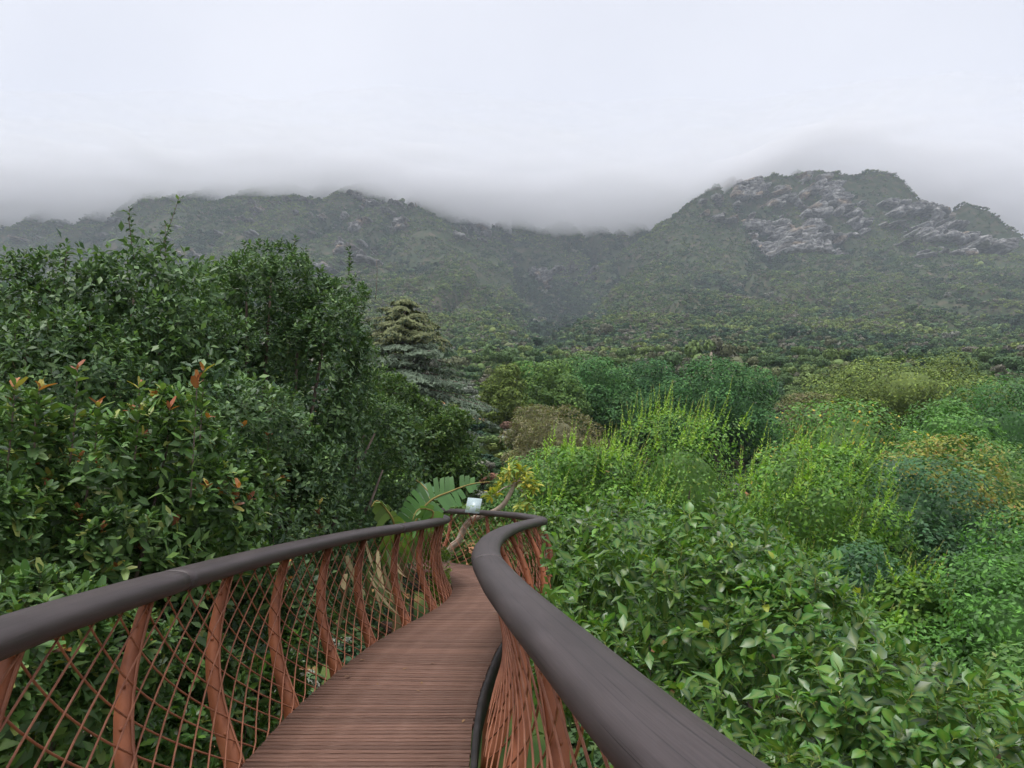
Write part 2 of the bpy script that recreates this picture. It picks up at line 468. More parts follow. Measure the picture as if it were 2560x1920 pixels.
def crown_points(lobes, n, rg, top=-0.35, jit=0.12):
    """points with outward normals spread over clumps on the lobes (centre, radii)"""
    lobes = np.asarray(lobes, float)
    area = lobes[:, 3] * lobes[:, 4] + lobes[:, 5] * lobes[:, 3]
    k = rg.choice(len(lobes), int(n * 1.7), p=area / area.sum())
    d = rand_dirs(len(k), rg)
    ok = d[:, 2] > top - rg.random(len(k)) * 0.2
    k, d = k[ok], d[ok]
    P = lobes[k, :3] + d * lobes[k, 3:6] * (1 + rg.normal(0, jit, len(k)))[:, None]
    Nn = unit(d / lobes[k, 3:6])
    inside = np.zeros(len(P), bool)
    for j in range(len(lobes)):
        q = ((P - lobes[j, :3]) / lobes[j, 3:6]); inside |= ((q * q).sum(1) < 0.55) & (k != j)
    P, Nn = P[~inside], Nn[~inside]
    return P[:n], Nn[:n]

def sublobes(lobes, per, r0, r1, rg, top=-0.3, stick=0.85):
    out = []
    for L in np.asarray(lobes, float):
        n = max(3, int(per * (L[3] * L[4] + L[3] * L[5]) / 2))
        d = rand_dirs(n * 3, rg); d = d[d[:, 2] > top][:n]
        r = rg.uniform(r0, r1, len(d))
        c = L[:3] + d * L[3:6] * stick
        out.append(np.concatenate([c, np.stack([r, r, r * rg.uniform(0.65, 0.95, len(d))], 1)], 1))
    return np.concatenate(out)

def puff(seed, n_sub, n_leaf, size, flat=0.8):
    """unit crown of clumps, about 1 m radius, base at z=0; returns verts, quads, shade-free tint jitter"""
    rg = np.random.default_rng(seed)
    L = [[0, 0, 0.62 * flat + 0.1, 0.72, 0.72, 0.62 * flat]]
    S = sublobes(L, n_sub * 2.6, 0.2, 0.36, rg, -0.75, 0.9)
    P, Nn = crown_points(S, n_leaf, rg, -0.7, 0.1)
    V, Q = leaf_quads(P, unit(Nn + rg.normal(0, 0.35, Nn.shape)), rg.uniform(0.7, 1.3, len(P)) * size, rg, 0.75)
    j = np.repeat(rg.uniform(0, 1, len(P)), 4)
    # opaque heart so that the slope does not shine through
    iv, it = ico(1)
    iv = iv * rg.uniform(0.75, 1.0, (len(iv), 1)) * [0.42, 0.42, 0.34 * flat] + [0, 0, 0.55 * flat + 0.06]
    it4 = np.concatenate([it, it[:, 2:3]], 1)
    return V, Q, j, iv, it4

def veg_mat(name, stops, jitter=0.35, rough=0.75):
    """foliage whose hue comes from the plant (tint) and varies from clump to clump"""
    m, N, L, out = new_mat(name)
    a = N.new('ShaderNodeAttribute'); a.attribute_name = 'tint'; a.attribute_type = 'INSTANCER'
    b = N.new('ShaderNodeAttribute'); b.attribute_name = 'jit'
    cr = N.new('ShaderNodeValToRGB'); e = cr.color_ramp.elements
    while len(e) < len(stops): e.new(0.5)
    for q, (pp, cc) in zip(e, stops): q.position = pp; q.color = (*cc, 1)
    mr = N.new('ShaderNodeMapRange'); mr.inputs['To Min'].default_value = 1 - jitter; mr.inputs['To Max'].default_value = 1 + jitter
    L.new(a.outputs['Fac'], cr.inputs['Fac']); L.new(b.outputs['Fac'], mr.inputs['Value'])
    vm = N.new('ShaderNodeVectorMath'); vm.operation = 'SCALE'
    L.new(cr.outputs[0], vm.inputs[0]); L.new(mr.outputs[0], vm.inputs['Scale'])
    p = N.new('ShaderNodeBsdfPrincipled'); p.inputs['Roughness'].default_value = rough; p.inputs['Specular IOR Level'].default_value = 0.2
    L.new(vm.outputs[0], p.inputs['Base Color'])
    t = N.new('ShaderNodeBsdfTranslucent'); L.new(vm.outputs[0], t.inputs['Color'])
    mix = N.new('ShaderNodeMixShader'); mix.inputs['Fac'].default_value = 0.12
    L.new(p.outputs[0], mix.inputs[1]); L.new(t.outputs[0], mix.inputs[2]); L.new(mix.outputs[0], out.inputs['Surface'])
    return m

VEG_STOPS = [(0.0, (0.026, 0.060, 0.036)), (0.22, (0.048, 0.098, 0.046)), (0.45, (0.086, 0.148, 0.058)), (0.62, (0.132, 0.202, 0.068)), (0.74, (0.195, 0.25, 0.075)), (0.82, (0.125, 0.13, 0.085)), (0.88, (0.17, 0.16, 0.125)), (0.94, (0.25, 0.28, 0.23)), (1.0, (0.22, 0.11, 0.075))]
M_VEG = veg_mat('slope_vegetation', VEG_STOPS)

def puff_mesh(name, seed, n_sub, n_leaf, size, flat):
    V, Q, j, iv, it = puff(seed, n_sub, n_leaf, size, flat)
    VV = np.concatenate([V, iv]); QQ = np.concatenate([Q, it + len(V)])
    # tri as quad repeats an index, so split: leaves stay quads, heart becomes its own quads via fan of degenerate-free tris
    me = bpy.data.meshes.new(name)
    faces = [tuple(q) for q in Q.tolist()] + [tuple(t[:3]) for t in (it + len(V)).tolist()]
    me.from_pydata(VV.tolist(), [], faces)
    a = me.attributes.new('jit', 'FLOAT', 'POINT'); a.data.foreach_set('value', np.concatenate([j, np.full(len(iv), 0.5)]).astype(np.float32))
    me.materials.append(M_VEG)
    return me

def scatter(name, pts, scl, rot, pick, tint, meshes, label, cat):
    """one uncountable carpet of plants"""
    me = bpy.data.meshes.new(name)
    me.vertices.add(len(pts)); me.vertices.foreach_set('co', np.asarray(pts, np.float32).ravel())
    for nm, ty, val, key in (('scl', 'FLOAT_VECTOR', scl, 'vector'), ('rot', 'FLOAT_VECTOR', rot, 'vector'), ('pick', 'INT', pick, 'value'), ('tint', 'FLOAT', tint, 'value')):
        a = me.attributes.new(nm, ty, 'POINT'); a.data.foreach_set(key, np.asarray(val, np.int32 if ty == 'INT' else np.float32).ravel())
    o = link(name, me)
    ng = bpy.data.node_groups.new(name + '_nodes', 'GeometryNodeTree')
    ng.interface.new_socket('Geometry', in_out='INPUT', socket_type='NodeSocketGeometry')
    ng.interface.new_socket('Geometry', in_out='OUTPUT', socket_type='NodeSocketGeometry')
    N, L = ng.nodes, ng.links
    gi, go = N.new('NodeGroupInput'), N.new('NodeGroupOutput')
    iop = N.new('GeometryNodeInstanceOnPoints'); iop.inputs['Pick Instance'].default_value = True
    jn = N.new('GeometryNodeJoinGeometry')
    for k, mm in enumerate(meshes):
        src = bpy.data.objects.new(name + '_source', mm)
        oi = N.new('GeometryNodeObjectInfo'); oi.inputs['Object'].default_value = src
        g2 = N.new('GeometryNodeGeometryToInstance')
        L.new(oi.outputs['Geometry'], g2.inputs[0]); L.new(g2.outputs[0], jn.inputs[0])
    def na(nm, ty):
        n = N.new('GeometryNodeInputNamedAttribute'); n.data_type = ty; n.inputs['Name'].default_value = nm; return n.outputs['Attribute']
    L.new(gi.outputs[0], iop.inputs['Points']); L.new(jn.outputs[0], iop.inputs['Instance'])
    L.new(na('pick', 'INT'), iop.inputs['Instance Index'])
    L.new(na('rot', 'FLOAT_VECTOR'), iop.inputs['Rotation']); L.new(na('scl', 'FLOAT_VECTOR'), iop.inputs['Scale'])
    L.new(iop.outputs[0], go.inputs[0])
    md = o.modifiers.new('plants', 'NODES'); md.node_group = ng
    return tag(o, label, cat, kind='stuff')

rng = np.random.default_rng(21)
scrub_meshes = [puff_mesh('scrub_bush', 100 + k, 3, n, s, f) for k, (n, s, f) in enumerate([(150, 0.30, 0.7), (160, 0.28, 0.9), (140, 0.34, 0.6), (170, 0.26, 1.0)])]
def slope_points(n, d0, d1, power, margin=0.72):
    """random positions inside the view's wedge of the slope, denser where nearer"""
    d = (rng.random(n) ** power) * (d1 - d0) + d0
    t = rng.uniform(-margin, margin, n)
    x, y = t * d, d
    return x, y, height(x, y)

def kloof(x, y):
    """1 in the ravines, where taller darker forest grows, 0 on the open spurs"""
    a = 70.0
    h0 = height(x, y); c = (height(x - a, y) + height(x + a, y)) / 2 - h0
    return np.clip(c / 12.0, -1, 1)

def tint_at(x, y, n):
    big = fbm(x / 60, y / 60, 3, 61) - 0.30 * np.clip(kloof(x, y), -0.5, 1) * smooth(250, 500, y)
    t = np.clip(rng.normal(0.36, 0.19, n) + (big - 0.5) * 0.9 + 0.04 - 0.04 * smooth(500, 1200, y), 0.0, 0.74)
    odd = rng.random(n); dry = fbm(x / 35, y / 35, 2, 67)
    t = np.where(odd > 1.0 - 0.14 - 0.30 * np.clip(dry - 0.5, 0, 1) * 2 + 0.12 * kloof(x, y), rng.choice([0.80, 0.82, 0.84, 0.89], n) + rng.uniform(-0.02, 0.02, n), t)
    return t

n = 235000
x, y, z = slope_points(n, 200, 1560, 0.72, 0.69)
# keep off the gravel-like bare patches and out of the cliff faces
slope = (height(x, y + 4) - height(x, y - 4)) / 8
bare = fbm(x / 28, y / 28, 3, 71)
keep = (rng.random(n) < np.clip(1.25 - 0.55 * slope, 0.15, 1)) & (bare < 0.72) & (z < 640)
x, y, z = x[keep], y[keep], z[keep]; n = len(x)
r = (rng.gamma(3, 0.34, n) + 0.55) * (1.3 + 0.3 * smooth(350, 1000, y)) * (1 + 0.45 * np.clip(kloof(x, y), -0.3, 1))
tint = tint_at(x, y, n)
scl = np.stack([r * rng.uniform(0.85, 1.25, n), r * rng.uniform(0.85, 1.25, n), r * rng.uniform(0.7, 1.25, n)], 1)
rot = np.stack([np.zeros(n), np.zeros(n), rng.uniform(0, 6.28, n)], 1)
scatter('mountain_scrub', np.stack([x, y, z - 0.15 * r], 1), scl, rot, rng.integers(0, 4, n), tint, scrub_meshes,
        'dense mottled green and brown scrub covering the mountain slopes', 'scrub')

# the trees of the lower slope that can be told apart: individuals, the rest one carpet
tree_meshes = [puff_mesh('slope_tree', 200 + k, 5, n_, s_, f_) for k, (n_, s_, f_) in enumerate([(1100, 0.16, 0.75), (1000, 0.16, 0.95), (1200, 0.15, 0.6), (900, 0.18, 1.1)])]
n = 34000
d = rng.random(n) ** 1.7 * 800 + 100
t = rng.uniform(-0.72, 0.72, n)
x, y = t * d, d
z = height(x, y)
garden = (t > -0.13) & (t < 0.04) & (y < 150)
keep = ~garden | (rng.random(n) < 0.15)
x, y, z, d = x[keep], y[keep], z[keep], d[keep]; n = len(x)
r = (rng.gamma(3, 0.42, n) + 0.6) * 0.8
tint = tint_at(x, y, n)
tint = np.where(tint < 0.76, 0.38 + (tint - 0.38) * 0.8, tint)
qx, qy, _ = project(np.stack([x, y, z + r], 1))
seen = (qx > -40) & (qx < 2600) & ((qx > 1100) | (qy < 700))
order = np.argsort(-(r / d) * seen)
one, rest = order[:290], order[290:]
KIND = [(0.2, 'dark_bush_tree', 'dark green rounded tree in the forest belt below the mountain'), (0.45, 'green_bush_tree', 'mid green rounded tree in the forest belt below the mountain'),
        (0.77, 'bright_bush_tree', 'bright yellow green rounded tree in the forest belt below the mountain'), (2.0, 'grey_bush_tree', 'dull grey brown bushy tree in the forest belt below the mountain')]
for i in one:
    lim, nm, lab = next(k for k in KIND if tint[i] < k[0])
    o = link(nm, tree_meshes[int(rng.integers(0, 4))])
    o.location = (x[i], y[i], z[i] - 0.25 * r[i]); o.rotation_euler = (0, 0, rng.uniform(0, 6.28))
    o.scale = (r[i] * rng.uniform(0.9, 1.2), r[i] * rng.uniform(0.9, 1.2), r[i] * rng.uniform(0.9, 1.35))
    o['tint'] = float(tint[i])
    tag(o, lab, 'tree', 'trees of the forest belt')
scl = np.stack([r * rng.uniform(0.9, 1.2, n), r * rng.uniform(0.9, 1.2, n), r * rng.uniform(0.9, 1.35, n)], 1)
rot = np.stack([np.zeros(n), np.zeros(n), rng.uniform(0, 6.28, n)], 1)
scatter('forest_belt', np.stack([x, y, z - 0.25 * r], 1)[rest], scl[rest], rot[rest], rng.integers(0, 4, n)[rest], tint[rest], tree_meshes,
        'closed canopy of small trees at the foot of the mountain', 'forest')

# ------------------------------------------------------------------ the raised walkway: deck and two railings
PAIRS = np.array([  # deck edge left x,y  deck edge right x,y
    (-1.02, -1.5, 0.36, -1.5), (-1.22, 0, 0.17, 0), (-1.41, 1.7, -0.03, 1.7), (-1.53, 3.2, -0.17, 3.2), (-1.60, 4.79, -0.25, 4.79),
    (-1.62, 6.0, -0.27, 6.0), (-1.57, 7.2, -0.23, 7.1), (-1.47, 8.5, -0.13, 8.45), (-1.25, 9.8, 0.06, 9.8), (-1.02, 11.1, 0.27, 11.2),
    (-0.95, 12.3, 0.37, 12.6), (-1.02, 13.4, 0.32, 14.0), (-1.27, 14.6, -0.05, 15.4), (-1.62, 15.4, -0.62, 16.5), (-2.05, 16.0, -1.35, 17.6),
    (-2.5, 16.4, -2.2, 18.6)])
RAIL_L = np.array([(-1.0, -1.5), (-1.35, 0), (-1.60, 1.5), (-1.80, 2.8), (-1.87, 3.5), (-1.92, 4.5), (-1.93, 6.1), (-1.86, 7.6), (-1.74, 9.05), (-1.42, 10.9),
                   (-1.22, 12.4), (-1.17, 13.4), (-1.33, 14.5), (-1.6, 15.2), (-1.95, 15.7)])
RAIL_R = np.array([(0.78, -1.5), (0.62, 0), (0.47, 0.8), (0.33, 1.5), (0.26, 1.95), (0.17, 2.6), (0.06, 3.4), (-0.07, 4.5), (-0.20, 6.1), (-0.20, 8.0), (-0.05, 9.9),
                   (0.23, 11.7), (0.42, 12.5), (0.48, 13.1), (0.41, 13.8), (0.08, 15.6), (-0.71, 17.55), (-1.72, 19.2), (-2.1, 19.7)])
RAIL_Z, RA, RB = 1.105, 0.115, 0.063

def catmull(P, m=24):
    P = np.asarray(P, float)
    Q = np.concatenate([[2 * P[0] - P[1]], P, [2 * P[-1] - P[-2]]])
    out = []
    for i in range(1, len(Q) - 2):
        t = np.linspace(0, 1, m, endpoint=False)[:, None]
        a, b, c, d = Q[i - 1], Q[i], Q[i + 1], Q[i + 2]
        out.append(0.5 * (2 * b + (c - a) * t + (2 * a - 5 * b + 4 * c - d) * t ** 2 + (3 * b - a - 3 * c + d) * t ** 3))
    out.append(P[-1:])
    return np.concatenate(out)

def arclen(P):
    return np.concatenate([[0], np.cumsum(np.linalg.norm(np.diff(P, axis=0), axis=1))])

M_PLANK = noise_mat('weathered_red_brown_plank', [(0.25, (0.080, 0.040, 0.027)), (0.5, (0.148, 0.076, 0.053)), (0.75, (0.23, 0.138, 0.105))], 5, 0.72, 0.35, 0.5, (1.2, 26, 26), 7, 'Object', 9, 0.22)
M_STEELDARK = noise_mat('dark_steel', [(0.3, (0.012, 0.011, 0.011)), (0.7, (0.035, 0.03, 0.03))], 4, 0.7, 0.3)
M_FIN = noise_mat('orange_painted_steel', [(0.25, (0.11, 0.036, 0.018)), (0.42, (0.22, 0.070, 0.030)), (0.58, (0.31, 0.100, 0.042)), (0.8, (0.38, 0.15, 0.075))], 3.2, 0.6, 0.4, 0.15, (1, 1, 0.7), 6, 'Object', 30)
M_ROD = noise_mat('orange_rod', [(0.25, (0.19, 0.064, 0.034)), (0.6, (0.33, 0.125, 0.065)), (0.8, (0.42, 0.21, 0.13))], 5, 0.55, 0.4)

def rail_material():
    m, N, L, out = new_mat('weathered_handrail')
    a = N.new('ShaderNodeAttribute'); a.attribute_name = 'along'
    b = N.new('ShaderNodeAttribute'); b.attribute_name = 'around'
    cb = N.new('ShaderNodeCombineXYZ'); L.new(a.outputs['Fac'], cb.inputs[0]); L.new(b.outputs['Fac'], cb.inputs[1])
    def nz(sx, sy, sc_, det=6):
        mp = N.new('ShaderNodeMapping'); mp.inputs['Scale'].default_value = (sx, sy, 1)
        n = N.new('ShaderNodeTexNoise'); n.inputs['Scale'].default_value = sc_; n.inputs['Detail'].default_value = det
        L.new(cb.outputs[0], mp.inputs['Vector']); L.new(mp.outputs[0], n.inputs['Vector']); return n
    def ramp(src, stops):
        c = N.new('ShaderNodeValToRGB'); e = c.color_ramp.elements
        while len(e) < len(stops): e.new(0.5)
        for q, (pp, cc) in zip(e, stops): q.position = pp; q.color = (*cc, 1)
        L.new(src, c.inputs['Fac']); return c
    base = ramp(nz(0.8, 3, 2.2).outputs['Fac'], [(0.3, (0.034, 0.025, 0.025)), (0.7, (0.060, 0.046, 0.046))])
    grain = ramp(nz(1.2, 60, 3, 4).outputs['Fac'], [(0.35, (0.80, 0.80, 0.80)), (0.65, (1.12, 1.12, 1.12))])
    scr = ramp(nz(9, 3.2, 5, 3).outputs['Fac'], [(0.735, (0, 0, 0)), (0.76, (1, 1, 1))])
    crack = ramp(nz(0.35, 30, 2.4, 2).outputs['Fac'], [(0.66, (1, 1, 1)), (0.70, (0.45, 0.42, 0.42))])
    mul = N.new('ShaderNodeVectorMath'); mul.operation = 'MULTIPLY'; L.new(base.outputs[0], mul.inputs[0]); L.new(grain.outputs[0], mul.inputs[1])
    mul2 = N.new('ShaderNodeVectorMath'); mul2.operation = 'MULTIPLY'; L.new(mul.outputs[0], mul2.inputs[0]); L.new(crack.outputs[0], mul2.inputs[1])
    for pos, wid_ in ((0.236, 0.0022), (0.315, 0.0016), (0.16, 0.0016)):
        d_ = N.new('ShaderNodeMath'); d_.operation = 'SUBTRACT'; d_.inputs[1].default_value = pos; L.new(b.outputs['Fac'], d_.inputs[0])
        ab_ = N.new('ShaderNodeMath'); ab_.operation = 'ABSOLUTE'; L.new(d_.outputs[0], ab_.inputs[0])
        mr_ = N.new('ShaderNodeMapRange'); mr_.inputs['From Min'].default_value = wid_ * 0.5; mr_.inputs['From Max'].default_value = wid_ * 1.6
        mr_.inputs['To Min'].default_value = 0.5; mr_.inputs['To Max'].default_value = 1.0; L.new(ab_.outputs[0], mr_.inputs['Value'])
        sc2 = N.new('ShaderNodeVectorMath'); sc2.operation = 'SCALE'; L.new(mul2.outputs[0], sc2.inputs[0]); L.new(mr_.outputs[0], sc2.inputs['Scale']); mul2 = sc2
    mx = N.new('ShaderNodeMix'); mx.data_type = 'RGBA'; mx.inputs[7].default_value = (0.20, 0.105, 0.07, 1)
    f = N.new('ShaderNodeMath'); f.operation = 'MULTIPLY'; f.inputs[1].default_value = 0.55
    L.new(scr.outputs[0], f.inputs[0]); L.new(f.outputs[0], mx.inputs['Factor']); L.new(mul2.outputs[0], mx.inputs[6])
    p = N.new('ShaderNodeBsdfPrincipled'); p.inputs['Roughness'].default_value = 0.52; p.inputs['Specular IOR Level'].default_value = 0.42
    L.new(mx.outputs[2], p.inputs['Base Color'])
    bp = N.new('ShaderNodeBump'); bp.inputs['Strength'].default_value = 0.25; bp.inputs['Distance'].default_value = 0.004
    L.new(crack.outputs[0], bp.inputs['Height']); L.new(bp.outputs[0], p.inputs['Normal'])
    L.new(p.outputs[0], out.inputs['Surface'])
    return m
M_RAIL = rail_material()
rng = np.random.default_rng(3)

EL, ER = catmull(PAIRS[:, :2]), catmull(PAIRS[:, 2:])
MID = (EL + ER) / 2
sm = arclen(MID)
walk = empty('boardwalk', (0, 6, -0.3), 'curving red brown slatted boardwalk deck leading away between the railings', 'boardwalk')
pitch_, k = 0.073, 0
at = lambda A, s: np.array([np.interp(s, sm, A[:, 0]), np.interp(s, sm, A[:, 1])])
s = 0.0
while s + pitch_ < sm[-1] - 0.02:
    wd = pitch_ * rng.choice([1.0, 1.0, 1.0, 0.86, 1.2])
    gap = rng.uniform(0.018, 0.027)
    jl, jr = rng.uniform(-0.006, 0.006, 2)
    a, b = at(EL, s), at(ER, s); c, d = at(EL, s + wd - gap), at(ER, s + wd - gap)
    ab = unit(b - a); cd = unit(d - c)
    a, b, c, d = a - ab * jl, b + ab * jr, c - cd * jl, d + cd * jr
    top = rng.uniform(-0.0025, 0.0015); tw = rng.uniform(-0.0015, 0.0015)
    ch = 0.004
    ctr = np.array([*(a + b + c + d) / 4, 0.0]); ang = math.atan2(ab[1], ab[0])
    rot2 = np.array([[math.cos(ang), math.sin(ang)], [-math.sin(ang), math.cos(ang)]])
    loc2 = lambda q: rot2 @ (q - ctr[:2])
    ws = [loc2(q) for q in (a, b, d, c)]
    V = [(*w, -0.034) for w in ws] + [(*w, top - ch) for w in ws] + [(w[0], w[1] + (ch if i < 2 else -ch), top + (tw if i in (0, 3) else -tw)) for i, w in enumerate(ws)]
    fq = [[3, 2, 1, 0], [8, 9, 10, 11]] + [[i, (i + 1) % 4, (i + 1) % 4 + 4, i + 4] for i in range(4)] + [[i + 4, (i + 1) % 4 + 4, (i + 1) % 4 + 8, i + 8] for i in range(4)]
    o = link('plank', np_mesh('plank', V, fq, M_PLANK), walk)
    o.location = Vector(ctr) - walk.location; o.rotation_euler = (0, 0, ang)
    s += wd; k += 1
# steel under the deck: edge beams, cross bearers and columns
def ribbon_box(P2, z0, z1, w):
    P2 = np.asarray(P2); T = np.gradient(P2, axis=0); T = unit(T); Nn = np.stack([T[:, 1], -T[:, 0]], 1) * w / 2
    n_ = len(P2)
    V = np.concatenate([np.c_[P2 + Nn, np.full(n_, z0)], np.c_[P2 - Nn, np.full(n_, z0)], np.c_[P2 - Nn, np.full(n_, z1)], np.c_[P2 + Nn, np.full(n_, z1)]])
    q = []
    for e in range(4):
        f = (e + 1) % 4
        i = np.arange(n_ - 1)
        q.append(np.stack([e * n_ + i, f * n_ + i, f * n_ + i + 1, e * n_ + i + 1], 1))
    q.append([[0, 3 * n_, 2 * n_, n_], [n_ - 1, 2 * n_ - 1, 3 * n_ - 1, 4 * n_ - 1]])
    return V, np.concatenate(q)
inL = EL + (ER - EL) * 0.05; inR = ER + (EL - ER) * 0.05
part('edge_beam', *ribbon_box(inL[::6], -0.20, -0.037, 0.07), M_STEELDARK, walk)
part('edge_beam', *ribbon_box(inR[::6], -0.20, -0.037, 0.07), M_STEELDARK, walk)
outR = ER + unit(ER - EL) * 0.022
part('edge_plate', *ribbon_box(outR[::6], -0.22, -0.008, 0.036), M_STEELDARK, walk)
part('spine_beam', *ribbon_box(MID[::6], -0.55, -0.22, 0.22), M_STEELDARK, walk)
for s in (1.0, 7.5, 14.0):
    c = at(MID, s); gz = float(height(c[0], c[1])) - 0.4
    part('support_column', *tube([(c[0], c[1], gz), (c[0] - 0.1, c[1], gz / 2), (c[0], c[1], -0.5)], [0.10, 0.09, 0.08], 8, False), M_FIN, walk)

BOWF = np.linspace(-0.25, 1.0, 26); BOWV = np.where(BOWF < 0, 0.25 * BOWF, 0.118 * np.sin(np.clip(BOWF, 0, 1) ** 0.9 * math.pi))
class Side:
    def __init__(s, edge, rail, sgn, gap=0.012):
        s.gap = gap
        s.E = edge; s.sE = arclen(edge)
        s.rail = catmull(rail, 30); s.sR = arclen(s.rail)
        # rail point that stands opposite each deck-edge point
        T = unit(np.gradient(edge, axis=0))
        s.out = np.stack([T[:, 1], -T[:, 0]], 1) * sgn
        j = []
        last = 0
        for p in edge:
            w_ = s.rail[last:last + 90]
            last = last + int(np.argmin(((w_ - p) ** 2).sum(1))); j.append(last)
        kk = np.ones(15) / 15
        m = s.sR[np.array(j)]
        m = np.convolve(np.pad(m, 7, mode='edge'), kk, 'valid')
        s.m = m
        # ordered rail coordinate -> xy
    def surf(s, d, f):
        d = np.asarray(d, float); f = np.asarray(f, float)
        ex, ey = np.interp(d, s.sE, s.E[:, 0]), np.interp(d, s.sE, s.E[:, 1])
        ox, oy = np.interp(d, s.sE, s.out[:, 0]), np.interp(d, s.sE, s.out[:, 1])
        mr = np.interp(d, s.sE, s.m)
        rx, ry = np.interp(mr, s.sR, s.rail[:, 0]), np.interp(mr, s.sR, s.rail[:, 1])
        bow = np.interp(f, BOWF, BOWV)
        fc = np.clip(f, 0, 1)
        return np.stack([ex + (rx - ox * 0.02 - ex) * fc + ox * (bow + s.gap * (1 - fc) + 0.006), ey + (ry - oy * 0.02 - ey) * fc + oy * (bow + s.gap * (1 - fc) + 0.006), f * 1.045], -1)
    def outward(s, d):
        return np.array([np.interp(d, s.sE, s.out[:, 0]), np.interp(d, s.sE, s.out[:, 1]), 0.0])

def build_railing(side, name, label, breaks, fins, rod0, rod1, lean, pitch=0.295):
    root = empty(name, (float(side.E[0, 0]), 6.0, 0.0), label, 'railing')
    # handrail in lengths with a fine joint between them
    cuts = [0.0] + breaks + [side.sR[-1]]
    th = np.linspace(0, 2 * math.pi, 22, endpoint=False)
    ca = np.sign(np.cos(th)) * np.abs(np.cos(th)) ** 0.82 * RA; sa = np.sign(np.sin(th)) * np.abs(np.sin(th)) ** 0.82 * RB
    for a, b in zip(cuts[:-1], cuts[1:]):
        d = np.linspace(a + 0.0025, b - 0.0025, max(6, int((b - a) / 0.11)))
        P = np.stack([np.interp(d, side.sR, side.rail[:, 0]), np.interp(d, side.sR, side.rail[:, 1])], 1)
        T = unit(np.gradient(P, axis=0)); Nn = np.stack([T[:, 1], -T[:, 0]], 1)
        k_ = np.ones(len(d)); k_[0] = k_[-1] = 0.97
        P = np.concatenate([P[:1], P, P[-1:]]); Nn = np.concatenate([Nn[:1], Nn, Nn[-1:]]); k_ = np.concatenate([[0.02], k_, [0.02]]); d = np.concatenate([d[:1], d, d[-1:]])
        V = np.concatenate([P[:, None, :] + Nn[:, None, :] * (ca[None, :, None] * k_[:, None, None]), RAIL_Z + (sa[None, :, None] * k_[:, None, None]) + 0 * P[:, None, :1]], -1)
        nn, ss = len(d), len(th)
        i = np.arange(nn - 1)[:, None] * ss; j = np.arange(ss)[None]; j2 = (j + 1) % ss
        Q = np.stack([i + j, i + j2, i + ss + j2, i + ss + j], -1).reshape(-1, 4)
        part('handrail_length', V, Q, M_RAIL, root, attrs={'along': np.repeat(d, ss), 'around': np.tile(th / 6.2832, nn)}, smooth=True)
    # leaning curved ribs
    f = np.linspace(-0.22, 1.0, 13)
    wid = np.interp(f, [-0.22, 0, 0.3, 0.7, 1.0], [0.10, 0.125, 0.092, 0.078, 0.058])
    for d0 in fins:
        d = d0 + lean * f
        inn = side.surf(d, f); o_ = side.outward(d0)
        tan = np.array([-o_[1], o_[0], 0.0])
        inn = inn + o_ * 0.008
        outp = inn + o_ * wid[:, None]
        h = 0.006
        V = np.stack([inn - tan * h, outp - tan * h, outp + tan * h, inn + tan * h], 1).reshape(-1, 3)
        Q = [[3, 2, 1, 0]] + [[i * 4 + e, i * 4 + (e + 1) % 4, i * 4 + 4 + (e + 1) % 4, i * 4 + 4 + e] for i in range(len(f) - 1) for e in range(4)] + [[(len(f) - 1) * 4 + e for e in range(4)]]
        rib = part('rib', V, Q, M_FIN, root)
        fl = np.stack([inn - tan * 0.012 - o_ * 0.0, inn + tan * 0.012, inn + tan * 0.012 + o_ * 0.007 - [0, 0, 0], inn - tan * 0.012 + o_ * 0.007], 1).reshape(-1, 3) - o_ * 0.0075
        off = np.array(root.location)
        link('inner_flange', np_mesh('inner_flange', fl - off, Q, M_ROD), rib)
        for fb in (0.12, 0.45, 0.62, 0.88):
            c = side.surf(d0 + lean * fb, fb) + o_ * 0.055
            tv, tq = tube([c - tan * 0.016, c - tan * 0.0, c + tan * 0.016], 0.011, 6)
            link('bolt', np_mesh('bolt', tv - off, tq, M_FIN), rib)
    # diagonal rods in two directions
    fz = np.linspace(-0.06, 1.0, 15)
    for sign, amp, quad in ((1, 2.45, 0.5), (-1, 2.1, 0.45)):
        g = sign * (amp * fz - quad * fz * np.abs(fz))
        d0 = rod0
        while d0 < rod1:
            d = d0 + g
            okk = (d > 0.02) & (d < side.sE[-1] - 0.02)
            if okk.sum() > 3:
                P = side.surf(d[okk], fz[okk]) - side.outward(float(np.clip(d0, 0, side.sE[-1]))) * (0.0 if sign > 0 else -0.011)
                v, q = tube(P, 0.0056, 6)
                part('rod', v, q, M_ROD, root, smooth=True)
            d0 += pitch
    return root
sideL = Side(EL, RAIL_L, -1.0); sideR = Side(ER, RAIL_R, 1.0, 0.10)
def sd(side, y):  # distance along the edge for a given y on the near, monotone stretch
    return float(np.interp(y, side.E[:, 1], side.sE))
def rl(side, y): return float(np.interp(y, side.rail[:, 1], side.sR))
finsL = [sd(sideL, q) for q in (2.5, 3.72, 4.95, 6.2, 7.45, 8.65, 9.9, 11.1, 12.2, 13.3, 14.5)]
finsR = [sd(sideR, q) for q in (0.3, 1.6, 2.9, 4.2, 5.5, 6.8, 8.2, 9.6, 11.1, 12.6, 14.0, 15.4, 16.8, 18.2)]
rail_l = build_railing(sideL, 'railing', 'left railing with dark grey handrail, orange ribs and diagonal rods', [rl(sideL, 4.45), rl(sideL, 10.3)], finsL, 0.5, sideL.sE[-1] + 1.5, 0.5)
rail_r = build_railing(sideR, 'railing', 'right railing whose dark handrail sweeps from the bottom corner to the far bend', [rl(sideR, 5.5), rl(sideR, 12.9), rl(sideR, 17.4)], finsR, 0.0, sideR.sE[-1] + 1.5, 0.35, 0.36)

